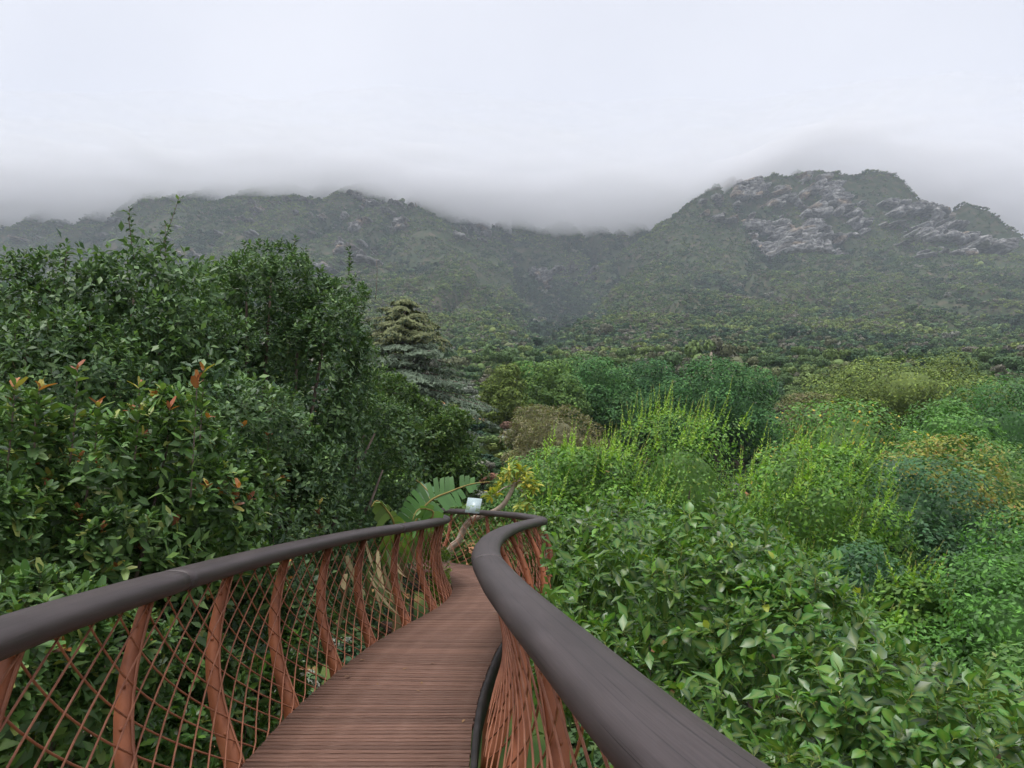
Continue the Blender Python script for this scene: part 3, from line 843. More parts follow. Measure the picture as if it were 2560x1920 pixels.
# ------------------------------------------------------------------ leaves, shoots and leafy plants near the walkway
def leaf_template(nseg, W, peak, fold, curl, petiole=0.0, tip=0.03):
    """leaf along +Y, unit length, upper side +Z; rows of left, middle, right"""
    t = np.linspace(0, 1, nseg + 1)
    w = np.where(t < peak, np.sin(t / peak * math.pi / 2), np.cos((t - peak) / (1 - peak) * math.pi / 2)) ** 0.85 * W / 2
    w = np.maximum(w, tip * W)
    yy = petiole + t * (1 - petiole)
    zz = -curl * t ** 2
    rows = np.stack([np.stack([-w, yy, zz + fold * w], 1), np.stack([0 * w, yy, zz], 1), np.stack([w, yy, zz + fold * w], 1)], 1)
    V = rows.reshape(-1, 3)
    Q = []
    for k_ in range(nseg):
        a = k_ * 3
        Q += [[a, a + 1, a + 4, a + 3], [a + 1, a + 2, a + 5, a + 4]]
    rib = np.tile([0.0, 1.0, 0.0], nseg + 1) * np.repeat(1 - 0.6 * t, 3)
    if petiole > 0:
        b = len(V)
        V = np.concatenate([V, [[-0.014, 0, 0.0], [0.014, 0, 0.0], [0.014, petiole + 0.03, 0.004], [-0.014, petiole + 0.03, 0.004]]])
        Q.append([b, b + 1, b + 2, b + 3]); rib = np.concatenate([rib, [3.0] * 4])
    return V, np.array(Q), rib

def kite_template(W, peak, fold, curl, rows=2):
    """cheaper leaf for plants further off: pointed at both ends, folded along the midrib"""
    h = W / 2
    if rows == 2:
        V = np.array([[0, 0, 0], [h, peak, fold * h - curl * peak ** 2], [0, peak, -curl * peak ** 2], [-h, peak, fold * h - curl * peak ** 2], [0, 1, -curl]])
        return V, np.array([[0, 1, 2], [0, 2, 3], [2, 1, 4], [2, 4, 3]]), np.array([0.5, 0, 0.8, 0, 0.2])
    V = np.array([[0, 0, 0], [h, peak, fold * h - curl * peak ** 2], [0, 1, -curl], [-h, peak, fold * h - curl * peak ** 2]])
    return V, np.array([[0, 1, 2], [0, 2, 3]]), np.array([0.5, 0, 0.2, 0])

def frames(d, nrm):
    d = unit(d); nrm = unit(nrm - d * (nrm * d).sum(-1, keepdims=True)); x_ = np.cross(d, nrm)
    return np.stack([x_, d, nrm], -1)          # columns

def shoots(P, axis, rg, n_leaf, length, stem, th0=80, th1=22, droop=0.25, size_j=0.24):
    """leaves set spirally round each shoot; returns base points, frames, lengths, shoot ids"""
    m = len(P)
    u_ = unit(np.cross(axis, rg.normal(size=(m, 3)))); v_ = np.cross(axis, u_)
    j = np.arange(n_leaf)[None, :]; t = (j + 0.5) / n_leaf
    phi = rg.uniform(0, 6.28, (m, 1)) + 2.39996 * j + rg.normal(0, 0.25, (m, n_leaf))
    th = np.radians(th0 + (th1 - th0) * t + rg.normal(0, 9, (m, n_leaf)))
    st = np.broadcast_to(np.asarray(stem, float), (m,))[:, None]
    B = P[:, None] + axis[:, None] * (st * t)[..., None]
    D = np.cos(th)[..., None] * axis[:, None] + np.sin(th)[..., None] * (np.cos(phi)[..., None] * u_[:, None] + np.sin(phi)[..., None] * v_[:, None])
    D[..., 2] -= droop * (1 - t) * rg.uniform(0.3, 1.2, (m, n_leaf))
    Nn = axis[:, None] * np.ones_like(D) + np.array([0, 0, 0.5])
    ln = np.broadcast_to(np.asarray(length, float), (m,))[:, None] * (1.05 - 0.45 * t ** 2) * (1 + rg.normal(0, size_j, (m, n_leaf)))
    D = D.reshape(-1, 3)
    return B.reshape(-1, 3), frames(D, Nn.reshape(-1, 3) + rg.normal(0, 0.12, D.shape)), np.clip(ln.ravel(), 0.4 * np.mean(length), 1.3 * np.mean(length)), np.repeat(np.arange(m), n_leaf), np.tile(t[0], m)

def build_leaves(tmpl, B, Fr, ln):
    V, Q, rib = tmpl
    n_ = len(B); nv = len(V)
    rj = np.random.default_rng(n_)
    Vj = V[None] * np.stack([rj.uniform(0.78, 1.18, n_), np.ones(n_), rj.uniform(0.2, 1.9, n_)], 1)[:, None, :]   # no two leaves curl alike
    W_ = B[:, None] + np.einsum('nij,nvj->nvi', Fr, Vj) * ln[:, None, None]
    return W_.reshape(-1, 3), (Q[None] + (np.arange(n_) * nv)[:, None, None]).reshape(-1, Q.shape[1])

def leaf_cols(col, tmpl, ribc, amount=0.5):
    """per-vertex colour: the leaf's own hue, a paler midrib"""
    rib = tmpl[2]
    a = np.clip(rib * amount, 0, 1)[None, :, None]
    return (col[:, None] * (1 - a) + np.asarray(ribc)[None, None] * a).reshape(-1, 3)

def palette(rg, n, cols, wts, jit=0.18):
    cols = np.asarray(cols, float); k_ = rg.choice(len(cols), n, p=np.asarray(wts) / np.sum(wts))
    return cols[k_] * (1 + rg.normal(0, jit, (n, 1))).clip(0.5, 1.6), k_

def visible_rank(B, D, ln, cs=(22, 16)):
    """which leaves show: nearest one per small cell of the picture, largest first"""
    c = B + D * ln[:, None] * 0.5
    px, py, fw = project(c)
    ok = (px > 0) & (px < 2560) & (py > 0) & (py < 1920) & (fw > 0.4)
    cell = (px // cs[0]).astype(int) * 1000 + (py // cs[1]).astype(int)
    o = np.lexsort((fw, cell)); o = o[ok[o]]
    first = np.ones(len(o), bool); first[1:] = cell[o][1:] != cell[o][:-1]
    o = o[first]
    return o[np.argsort(-(ln[o] / fw[o]))]

def leaf_objects(root, tmpl, B, Fr, ln, cols, mat, ribc, amount, n_max=300, rg=None, cell=(22, 16)):
    """the leaves that show largest become parts of their own; returns a mask of them"""
    o = visible_rank(B, Fr[:, :, 1], ln, cell)
    pool = o[:900]
    if len(pool) > n_max: pool = rg.choice(pool, n_max, replace=False)
    K = 6
    lum = cols[pool].sum(1); q = np.argsort(np.argsort(lum)) * K // max(1, len(pool))
    meshes = []
    for k_ in range(K):
        sel = pool[q == k_]
        c = cols[sel].mean(0, keepdims=True) if len(sel) else cols[:1]
        meshes.append(np_mesh('leaf', tmpl[0], tmpl[1], mat, col=leaf_cols(c, tmpl, ribc, amount), smooth=True))
    base = np.array(root.location)
    for i, kk in zip(pool, q):
        ob = bpy.data.objects.new('leaf', meshes[kk]); C.objects.link(ob); ob.parent = root
        mw = np.eye(4); mw[:3, :3] = Fr[i] * ln[i]; mw[:3, 3] = B[i] - base
        ob.matrix_local = Matrix(mw.tolist())
    mask = np.zeros(len(B), bool); mask[pool] = True
    return mask

def twigs(P0, P1, r0, r1, rg, sides=4, bend=0.08):
    bag = Bag()
    for a, b in zip(P0, P1):
        L_ = np.linalg.norm(b - a)
        m_ = (a + b) / 2 + rg.normal(0, bend, 3) * L_
        bag.add(*tube([a, (a * 0.55 + m_ * 0.45), (m_ * 0.6 + b * 0.4), b], np.linspace(r0, r1, 4), sides))
    return bag.get()

def leafy_plant(name, label, cat, base, lobes, seed, n_shoot, n_leaf, length, stem, tmpl, mat, pal, wts, ribc, rib_amount=0.5, sub=(5, 0.22, 0.4), top=-0.45, up=0.6,
                tips=None, n_parts=300, group=None, trunk_r=0.05, bark=None, stem_mat=None, lean=(0, 0, 0), inner=0.35, th=(82, 22), extra=(), droop=0.25, keepout=None, limb_n=14, jit=0.24, twig_every=5):
    rg = np.random.default_rng(seed)
    lobes = np.asarray(lobes, float)
    root = empty(name, base, label, cat, group)
    S = sublobes(lobes, sub[0], sub[1], sub[2], rg, top, 0.86)
    P, Nn = crown_points(S, n_shoot * 2, rg, -0.5, 0.08)
    # the side turned away from the walkway is leafed more thinly
    away = (Nn * unit(np.array([0, 0, EYE]) - P)).sum(1) < -0.25
    k_ = ~away | (rg.random(len(P)) < 0.2)
    P, Nn = P[k_][:n_shoot], Nn[k_][:n_shoot]
    if keepout is not None:
        k_ = ~keepout(P); P, Nn = P[k_], Nn[k_]
    ax = unit(Nn * 0.75 + np.array([0, 0, up]) + np.asarray(lean) + rg.normal(0, 0.28, P.shape))
    sl = stem * rg.uniform(0.6, 1.4, len(P))
    if len(extra):                                # long shoots that stand out of the crown: foot, tip
        ex = np.array([e_[:6] for e_ in extra], float)
        for f_ in (-0.05, 0.15, 0.35, 0.55, 0.8):
            P = np.concatenate([P, ex[:, :3] + (ex[:, 3:] - ex[:, :3]) * f_]); ea = unit(ex[:, 3:] - ex[:, :3])
            ax = np.concatenate([ax, ea]); sl = np.concatenate([sl, np.linalg.norm(ex[:, 3:] - ex[:, :3], axis=1) * 0.22])
    B, Fr, ln, sid, tt = shoots(P, ax, rg, n_leaf, length, sl, th[0], th[1], droop)
    cols, k_ = palette(rg, len(B), pal, wts, jit)
    shoot_tone = 1 + rg.normal(0, 0.12, len(P)); cols = cols * shoot_tone[sid][:, None].clip(0.6, 1.4)
    if tips is not None:                          # young leaves at the tips of some shoots
        frac, tcols = tips
        yo = rg.random(len(P)) < frac
        if len(extra): yo[-len(extra):] = True
        young = yo[sid] & (tt > 0.45)
        tc, _ = palette(rg, len(B), tcols, np.ones(len(tcols)), 0.15)
        cols = np.where(young[:, None], tc, cols)
    if keepout is not None:
        k2 = ~keepout(B + Fr[:, :, 1] * ln[:, None]) & ~keepout(B); B, Fr, ln, cols, sid = B[k2], Fr[k2], ln[k2], cols[k2], sid[k2]
    mask = np.zeros(len(B), bool)
    if n_parts:
        mask = leaf_objects(root, tmpl, B, Fr, ln, cols, mat, ribc, rib_amount, n_parts, rg=rg)
    V, Q = build_leaves(tmpl, B[~mask], Fr[~mask], ln[~mask])
    colv = leaf_cols(cols[~mask], tmpl, ribc, rib_amount)
    # shade leaves deep inside
    if inner > 0:
        iP, iN = crown_points(lobes * np.array([1, 1, 1, 0.78, 0.78, 0.78]), int(len(B) * inner), rg, -0.8, 0.12)
        if keepout is not None:
            kk = ~keepout(iP); iP, iN = iP[kk], iN[kk]
        fr = frames(unit(rand_dirs(len(iP), rg) + iN * 0.5), unit(iN + np.array([0, 0, 0.6]) + rg.normal(0, 0.4, iN.shape)))
        itm = kite_template(0.46, 0.52, 0.2, 0.2, 1) if Q.shape[1] == 3 else leaf_template(2, 0.42, 0.5, 0.2, 0.2)
        v2, q2 = build_leaves(itm, iP, fr, np.mean(length) * rg.uniform(1.1, 1.6, len(iP)))
        c2, _ = palette(rg, len(iP), pal, wts, 0.1)
        V = np.concatenate([V, v2]); Q = np.concatenate([Q, q2 + len(V) - len(v2)]); colv = np.concatenate([colv, leaf_cols(c2, itm, ribc, rib_amount)])
    cr = part('crown', V, Q, mat, root, col=colv, smooth=True); cr['kind'] = 'stuff'
    # shoots' stems, limbs and trunk
    sel = np.arange(0, len(P), twig_every)
    tv = twigs(P[sel] - ax[sel] * stem * 0.8, P[sel] + ax[sel] * stem * 0.95, mean_r(length) * 0.5, mean_r(length) * 0.35, rg, 4, 0.03)
    tg = part('twigs', *tv, stem_mat or M_TWIG, root); tg['kind'] = 'stuff'
    if len(extra):
        part('long_shoots', *twigs(ex[:, :3] - (ex[:, 3:] - ex[:, :3]) * 0.1, ex[:, 3:], 0.006, 0.003, rg, 6, 0.03), bark or M_BARK, root)['kind'] = 'stuff'
    ctr = lobes[:, :3]
    b0 = np.array(base, float)
    hub = b0 + (ctr.mean(0) - b0) * 0.45
    part('trunk', *tube([b0 - [0, 0, 0.3], b0 * 0.6 + hub * 0.4 + rg.normal(0, 0.05, 3), hub], [trunk_r * 1.3, trunk_r, trunk_r * 0.8], 8, False), bark or M_BARK, root, smooth=True)
    pick = rg.choice(len(S), min(limb_n, len(S)), replace=False)
    for i in pick:
        e = S[i, :3]
        m1 = hub * 0.6 + e * 0.4 + rg.normal(0, 0.06, 3) + [0, 0, 0.1]
        part('limb', *tube([hub, m1, hub * 0.2 + e * 0.8 + rg.normal(0, 0.05, 3), e], [trunk_r * 0.7, trunk_r * 0.45, trunk_r * 0.28, trunk_r * 0.15], 6), bark or M_BARK, root, smooth=True)
    return root
def mean_r(length): return max(0.0022, 0.035 * float(np.mean(length)))

T_FIG = leaf_template(3, 0.54, 0.47, 0.22, 0.22, 0.16, 0.02)
T_OBO = leaf_template(2, 0.50, 0.60, 0.25, 0.14, 0.0, 0.22)
T_DARK = kite_template(0.52, 0.58, 0.22, 0.2)
T_KITE = kite_template(0.50, 0.56, 0.2, 0.15, 1)
FIG = [(0.034, 0.118, 0.023), (0.052, 0.160, 0.029), (0.096, 0.225, 0.037), (0.024, 0.084, 0.026), (0.34, 0.40, 0.05)]
FIGW = [4, 4, 2, 3, 0.04]
OBO = [(0.055, 0.125, 0.034), (0.085, 0.18, 0.046), (0.135, 0.235, 0.062), (0.24, 0.28, 0.07), (0.042, 0.092, 0.034)]
OBOW = [4, 4, 2, 0.6, 2]
DARK = [(0.062, 0.120, 0.046), (0.090, 0.165, 0.058), (0.140, 0.230, 0.075), (0.044, 0.092, 0.044)]
DARKW = [4, 4, 1.6, 2]

def off_walk(P):
    """true where a point would be inside the walkway or its railings"""
    P = np.asarray(P)
    yy = P[:, 1]
    xl_ = np.interp(yy, RAIL_L[:, 1], RAIL_L[:, 0]) - 0.26
    xr_ = np.interp(yy, RAIL_R[:15, 1], RAIL_R[:15, 0]) + 0.24
    xe = np.interp(yy, PAIRS[:, 3], PAIRS[:, 2]) + 0.30
    return (P[:, 0] > xl_) & (P[:, 0] < np.maximum(xr_, xe)) & (yy < 15.5) & (P[:, 2] > -0.7) | (np.abs(P[:, 0] + 1.85) < 0.5) & (yy > 10.6) & (yy < 13.8) & (P[:, 2] > -0.2)

gz = lambda x_, y_: float(height(x_, y_))
def ground(x_, y_): return (x_, y_, gz(x_, y_))

# fig tree whose canopy fills the right foreground
leafy_plant('fig_tree', 'broad glossy green fig tree canopy filling the right foreground beside the handrail', 'tree', ground(2.4, 6.0),
            [(1.35, 7.9, 0.1, 1.25, 1.5, 1.34), (2.5, 7.3, -0.15, 1.3, 1.3, 1.35), (0.98, 9.9, 0.2, 0.75, 1.5, 1.2), (2.2, 5.7, -0.55, 1.5, 1.3, 1.30), (3.5, 6.0, -1.0, 1.3, 1.3, 1.25),
             (1.1, 4.9, -0.55, 0.75, 1.2, 1.10), (1.8, 4.1, -1.05, 1.1, 1.0, 1.15), (3.1, 4.4, -1.35, 1.2, 1.1, 1.15), (1.3, 3.0, -1.35, 0.75, 0.9, 1.05), (2.3, 3.0, -1.7, 1.0, 0.9, 1.1), (4.1, 4.6, -1.9, 1.2, 1.2, 1.2)],
            11, 3500, 9, 0.124, 0.10, T_FIG, M_GLOSS, FIG, FIGW, (0.34, 0.36, 0.09), 0.42, (5.5, 0.34, 0.56), -0.6, 0.55, trunk_r=0.09, bark=M_TWIG, stem_mat=M_STEM, keepout=off_walk, inner=0.25, th=(78, 18))
# bush with reddish young tips pressed against the left railing
def spr(px, py, dist, ln_, dx=0.0):
    """a long shoot whose tip is at a photo pixel at a given distance"""
    x1 = (px - 1280) / F_PX * dist; z1 = EYE + math.tan(elev(py)) * dist
    return (x1 - dx, dist, z1 - ln_, x1, dist, z1)
leafy_plant('red_tipped_bush', 'dense green bush with orange red young leaf tips behind the near left handrail', 'bush', ground(-3.6, 5.2),
            [(-4.6, 5.3, 0.75, 1.2, 1.1, 1.6), (-4.0, 6.3, 0.8, 1.1, 1.1, 1.6), (-3.2, 6.6, 0.75, 0.85, 1.0, 1.6), (-3.15, 7.9, 0.55, 0.75, 0.9, 1.5), (-2.75, 8.8, 0.05, 0.45, 0.8, 1.4), (-3.0, 4.6, -0.3, 0.7, 1.1, 1.4), (-2.85, 5.6, -0.5, 0.5, 1.0, 1.2), (-2.9, 3.3, -0.7, 0.7, 0.9, 1.1)],
            12, 4400, 8, 0.096, 0.07, T_OBO, M_WAX, OBO, OBOW, (0.16, 0.17, 0.06), 0.3, (9, 0.26, 0.44), -0.7, 0.75, tips=(0.05, [(0.42, 0.16, 0.05), (0.34, 0.10, 0.05), (0.36, 0.32, 0.07), (0.22, 0.07, 0.04)]), trunk_r=0.05, bark=M_BARK, keepout=off_walk, inner=0.3, limb_n=26,
            extra=[spr(180, 920, 4.9, 0.55), spr(25, 960, 4.4, 0.4), spr(90, 965, 4.5, 0.35), spr(340, 960, 5.0, 0.45), spr(485, 950, 5.4, 0.75), spr(500, 925, 6.0, 0.5), spr(605, 1060, 8.0, 0.45), spr(672, 1085, 8.6, 0.6), spr(695, 1240, 8.6, 0.5), spr(805, 1255, 10.4, 0.5), spr(240, 1010, 5.6, 0.3), spr(420, 1020, 6.4, 0.3)])
# tall dark trees on the left
leafy_plant('dark_evergreen_tree', 'tall dark glossy evergreen with a thin shoot poking above its top at far left', 'tree', ground(-6.2, 9.5),
            [(-5.4, 9.2, 2.3, 1.9, 1.8, 2.2), (-3.9, 8.9, 1.8, 1.25, 1.4, 1.9), (-7.2, 9.2, 1.2, 1.8, 1.7, 2.25), (-4.5, 9.3, 3.75, 1.0, 1.0, 1.05), (-5.0, 8.2, -0.6, 2.4, 1.3, 1.9), (-3.3, 8.3, 0.0, 0.9, 1.1, 1.5), (-6.1, 9.2, 2.9, 1.1, 1.1, 1.1)],
            13, 8200, 8, 0.092, 0.11, T_DARK, M_WAX, DARK, DARKW, (0.09, 0.13, 0.06), 0.25, (4.5, 0.36, 0.66), -0.7, 0.7, trunk_r=0.1, inner=0.35, keepout=off_walk,
            extra=[spr(412, 492, 9.3, 0.9, 0.25), spr(380, 560, 9.2, 0.7, -0.05), spr(283, 520, 9.2, 0.6, -0.1), spr(130, 620, 8.6, 0.5), spr(20, 640, 8.6, 0.4)])
leafy_plant('dark_evergreen_tree', 'tall dark evergreen with a broad rounded top left of the layered conifer', 'tree', ground(-4.6, 12.5),
            [(-4.1, 12.0, 3.7, 1.15, 1.3, 1.75), (-2.95, 12.2, 3.0, 0.95, 1.2, 1.9), (-5.2, 12.4, 3.0, 1.2, 1.4, 2.0), (-3.6, 11.2, 0.8, 1.6, 1.3, 2.1), (-2.95, 12.3, 0.6, 0.9, 0.9, 1.7), (-3.05, 12.2, 4.2, 0.65, 0.7, 0.9), (-2.6, 14.3, 1.2, 0.75, 0.8, 1.5), (-2.3, 14.8, 0.2, 0.55, 0.7, 1.2), (-2.5, 13.3, 2.6, 0.75, 0.8, 1.5), (-2.35, 14.2, 1.9, 0.8, 0.8, 1.4)],
            14, 8200, 9, 0.084, 0.10, T_KITE, M_WAX, DARK, DARKW, (0.09, 0.13, 0.06), 0.25, (5.5, 0.34, 0.60), -0.7, 0.7, trunk_r=0.1, inner=0.35, keepout=off_walk,
            extra=[spr(717, 590, 12, 0.6), spr(600, 605, 12, 0.5), spr(860, 620, 12, 0.4), spr(930, 650, 12.3, 0.6)])
leafy_plant('evergreen_tree', 'evergreen with yellower green leaves just left of the orange garden beds', 'tree', ground(-2.9, 22.8),
            [(-2.6, 22.6, 2.3, 1.3, 1.2, 1.9), (-1.75, 22.9, 2.2, 0.95, 0.9, 1.4), (-4.0, 22.6, 3.1, 1.6, 1.3, 2.3), (-3.0, 22.2, 0.3, 2.0, 1.0, 1.6), (-1.9, 22.9, 3.3, 0.55, 0.6, 0.8)],
            15, 5200, 9, 0.12, 0.09, T_KITE, M_WAX, [(0.055, 0.115, 0.028), (0.085, 0.155, 0.036), (0.13, 0.20, 0.045), (0.04, 0.085, 0.026)], [4, 4, 2, 2], (0.12, 0.16, 0.06), 0.25, (11, 0.22, 0.4), -0.7, 0.7, trunk_r=0.07, inner=0.35, keepout=off_walk)
# fresh green shrubs growing up through the space outside the left railing
leafy_plant('fig_sapling', 'fresh green broad leaved sapling seen through the rods of the left railing', 'shrub', ground(-2.6, 6.6),
            [(-2.5, 5.6, -0.75, 0.32, 0.8, 0.75), (-2.5, 7.0, -0.5, 0.32, 0.7, 0.75), (-2.55, 8.3, -0.45, 0.35, 0.6, 0.7)],
            16, 420, 8, 0.105, 0.09, T_FIG, M_GLOSS, FIG, FIGW, (0.34, 0.36, 0.09), 0.4, (18, 0.14, 0.24), -0.5, 0.6, trunk_r=0.025, bark=M_TWIG, stem_mat=M_STEM, keepout=off_walk, inner=0.25, limb_n=8)
leafy_plant('leafy_shrub', 'bright leafy shrub seen through the far railing below the information board', 'shrub', ground(-1.6, 20.5),
            [(-1.4, 20.8, 0.0, 1.3, 0.9, 1.1), (0.2, 20.6, 0.2, 1.1, 0.9, 1.0), (-2.8, 20.8, 0.6, 1.1, 0.9, 1.5)],
            17, 700, 8, 0.13, 0.10, T_FIG, M_GLOSS, [(0.06, 0.15, 0.03), (0.09, 0.20, 0.038), (0.045, 0.11, 0.03)], [4, 4, 2], (0.3, 0.32, 0.08), 0.35, (10, 0.2, 0.36), -0.5, 0.6, trunk_r=0.04, bark=M_TWIG, n_parts=200, inner=0.3)
leafy_plant('fern_shrub', 'small bright yellow green ferny plant at the end of the left railing', 'shrub', ground(-1.5, 14.2),
            [(-1.42, 13.9, 0.25, 0.22, 0.35, 0.65), (-1.2, 13.6, -0.1, 0.16, 0.3, 0.3)],
            18, 260, 12, 0.055, 0.09, T_DARK, M_LEAF, [(0.16, 0.27, 0.035), (0.22, 0.33, 0.045), (0.11, 0.20, 0.03)], [4, 4, 2], (0.25, 0.3, 0.06), 0.3, (40, 0.08, 0.14), -0.5, 0.6, trunk_r=0.015, n_parts=60, inner=0.2, limb_n=5)

# ------------------------------------------------------------------ trees of the middle distance
def quad_sphere(n=5):
    a = np.linspace(-1, 1, n)
    g_, h_ = np.meshgrid(a, a); o_ = np.ones_like(g_)
    V = np.concatenate([np.stack(q, -1).reshape(-1, 3) for q in ((g_, h_, o_), (h_, g_, -o_), (o_, g_, h_), (-o_, h_, g_), (h_, o_, g_), (g_, -o_, h_))])
    I = np.arange(n * n).reshape(n, n)
    q = np.stack([I[:-1, :-1], I[:-1, 1:], I[1:, 1:], I[1:, :-1]], -1).reshape(-1, 4)
    return unit(V), np.concatenate([q + k_ * n * n for k_ in range(6)])
ICO_V, ICO_Q = quad_sphere(6)

def mid_tree(name, label, px, py_top, dist, width_px, seed, pal, wts, n_leaf, leaf, squash=0.8, sub=(2.6, 0.18, 0.36), group=None, mat=None, low=0.55, aspect=0.5, lobes_n=7, shag=0.35, trunk_r=None, bark=None, lift=0.0, upn=0.3):
    """tree placed along a photo column at a given distance; its height is what the ground leaves under its top"""
    rg = np.random.default_rng(seed)
    x_ = (px - 1280) / F_PX * dist; y_ = dist
    top = EYE + math.tan(elev(py_top)) * dist
    g_ = gz(x_, y_); h = top - g_; w = width_px / F_PX * dist / 2
    root = empty(name, (x_, y_, g_), label, 'tree', group)
    ch = min(h * 0.92, max(w * 2 * squash, h * min(low, 0.55)))
    cz = top - ch / 2
    lobes = [[x_, y_, cz, w * 0.72, w * 0.72, ch / 2]]
    for k_ in range(lobes_n):
        a = k_ * 2.4 + rg.uniform(0, 0.8); rr = w * rg.uniform(0.34, 0.5); hz_ = ch * rg.uniform(0.2, 0.3)
        q_ = rg.uniform(-0.40, -0.04)
        lobes.append([x_ + math.cos(a) * (w - rr), y_ + math.sin(a) * (w - rr), min(cz + q_ * ch, top - hz_ - 0.03 * ch), rr, rr, hz_])
    lobes = np.array(lobes)
    S = sublobes(lobes, sub[0] * 22 / w ** 2, sub[1] * w, sub[2] * w, rg, -0.6, 1.0)
    S[:, 2] = np.minimum(S[:, 2], top - S[:, 5] * 0.9)
    P, Nn = crown_points(S, int(n_leaf * 1.5), rg, -0.45, 0.07)
    P2, N2 = crown_points(lobes, int(n_leaf * 0.5), rg, -0.6, 0.05)
    mixo = rg.permutation(len(P) + len(P2)); P = np.concatenate([P, P2])[mixo]; Nn = np.concatenate([Nn, N2])[mixo]
    away = (Nn * unit(np.array([0, 0, EYE]) - P)).sum(1) < -0.2
    kp = ~away | (rg.random(len(P)) < 0.12)
    P, Nn = P[kp][:n_leaf], Nn[kp][:n_leaf]
    V, Q = leaf_quads(P, unit(Nn + np.array([0, 0, upn]) + rg.normal(0, shag, Nn.shape)), leaf * 1.25 * rg.uniform(0.7, 1.35, len(P)), rg, aspect)
    clump = rg.integers(0, 9999) 
    tone = 1 + 0.3 * (vnoise(P[:, 0] / (w * 0.25) + seed, P[:, 2] / (w * 0.25) + P[:, 1] / (w * 0.3), clump) - 0.5) * 2
    c_, _ = palette(rg, len(P), pal, wts, 0.2); c_ = c_ * tone[:, None]
    iP, iN = crown_points(lobes * np.array([1, 1, 1, 0.8, 0.8, 0.8]), n_leaf // 5, rg, -0.9, 0.08)
    v2, q2 = leaf_quads(iP, unit(iN + rg.normal(0, 0.4, iN.shape)), leaf * 1.35, rg, aspect)
    c2, _ = palette(rg, len(iP), pal, wts, 0.1)
    cv, cc = [], []                                # dense, light-tight heart of each lobe
    for L_ in lobes:
        bump = 0.62 + 0.16 * (vnoise(ICO_V[:, 0] * 3 + L_[0], ICO_V[:, 1] * 3 + ICO_V[:, 2] * 2.3, seed) - 0.5)
        cv.append(ICO_V * bump[:, None] * L_[3:6] + L_[:3])
    cq = np.concatenate([ICO_Q + i_ * len(ICO_V) for i_ in range(len(lobes))]); cv = np.concatenate(cv)
    cm = np.tile(np.average(np.asarray(pal, float), axis=0, weights=np.asarray(wts, float)), (len(cv), 1))
    allv = np.concatenate([V, v2, cv])
    cr = part('crown', allv, np.concatenate([Q, q2 + len(V), cq + len(V) + len(v2)]), mat or M_LEAF, root, col=np.concatenate([np.repeat(c_, 4, 0), np.repeat(c2, 4, 0), cm]))
    cr['kind'] = 'stuff'
    tr = trunk_r or max(0.06, 0.022 * h)
    hub = np.array([x_ + rg.normal(0, 0.1), y_, cz - ch * 0.28])
    part('trunk', *tube([(x_, y_, g_ - 0.3), (x_ + rg.normal(0, 0.1), y_, (g_ + hub[2]) / 2), hub], [tr * 1.25, tr, tr * 0.85], 8, False), bark or M_BARK, root, smooth=True)
    for i in rg.choice(len(S), min(10, len(S)), replace=False):
        e = hub * 0.25 + S[i, :3] * 0.75
        part('limb', *tube([hub, hub * 0.5 + e * 0.5 + [0, 0, 0.05 * h * rg.random()], e], [tr * 0.5, tr * 0.28, tr * 0.1], 6), bark or M_BARK, root, smooth=True)
    return root, lobes, S, rg

G_LIME = [(0.105, 0.225, 0.03), (0.14, 0.28, 0.036), (0.075, 0.175, 0.028), (0.22, 0.31, 0.05)]
G_MID = [(0.071, 0.167, 0.04), (0.104, 0.222, 0.048), (0.143, 0.262, 0.056), (0.19, 0.238, 0.056)]
G_DEEP = [(0.038, 0.107, 0.041), (0.056, 0.146, 0.051), (0.083, 0.183, 0.054)]
G_OLIVE = [(0.111, 0.159, 0.038), (0.151, 0.215, 0.048), (0.206, 0.262, 0.054), (0.088, 0.127, 0.035)]
G_TAN = [(0.15, 0.14, 0.07), (0.19, 0.17, 0.09), (0.12, 0.145, 0.05), (0.17, 0.185, 0.06)]
G_YEL = [(0.232, 0.244, 0.043), (0.159, 0.207, 0.037), (0.293, 0.268, 0.061), (0.268, 0.159, 0.049)]

def feathery(label, px, py, dist, w_px, seed, n_wand, lean):
    """crown of small leaves from which long leafy wands stand up and lean with the wind"""
    root, lobes, S, rg = mid_tree('feathery_tree', label, px, py + 30, dist, w_px, seed, G_LIME, [4, 2, 4, 0.5], 19000, 0.11, 1.1, (2.6, 0.22, 0.40), 'lime green trees with upright wands', low=0.8, aspect=0.5)
    n_wand = int(n_wand * 1.4)
    P, Nn = crown_points(S, n_wand * 3, rg, 0.25, 0.05)
    up_ = Nn[:, 2] > 0.5
    P, Nn = P[up_][:n_wand], Nn[up_][:n_wand]
    ax = unit(Nn * 0.45 + np.array([lean, 0, 0.95]) + rg.normal(0, 0.14, P.shape))
    ln_ = rg.uniform(0.6, 1.45, len(P)) * dist / 26
    B, Fr, ll, sid, tt = shoots(P - ax * 0.15, ax, rg, 30, 0.135, ln_, 52, 18, 0.1)
    ll = ll * (1.15 - 0.7 * tt)
    tm = kite_template(0.5, 0.5, 0.15, 0.1, 1)
    V, Q = build_leaves(tm, B, Fr, ll)
    c_, _ = palette(rg, len(B), [(0.25, 0.43, 0.06), (0.31, 0.49, 0.075), (0.20, 0.36, 0.05)], [3, 3, 2], 0.15)
    w_ = part('wands', V, Q, M_LEAF, root, col=np.repeat(c_, len(tm[0]), 0)); w_['kind'] = 'stuff'
    tv = twigs(P, P + ax * ln_[:, None] * 0.92, 0.005, 0.003, rg, 4, 0.02)
    part('wand_stems', *tv, M_STEM, root)['kind'] = 'stuff'
    return root
feathery('lime green feathery tree with upright wands right of the tan dome shrub', 1470, 1095, 23, 330, 31, 190, 0.25)
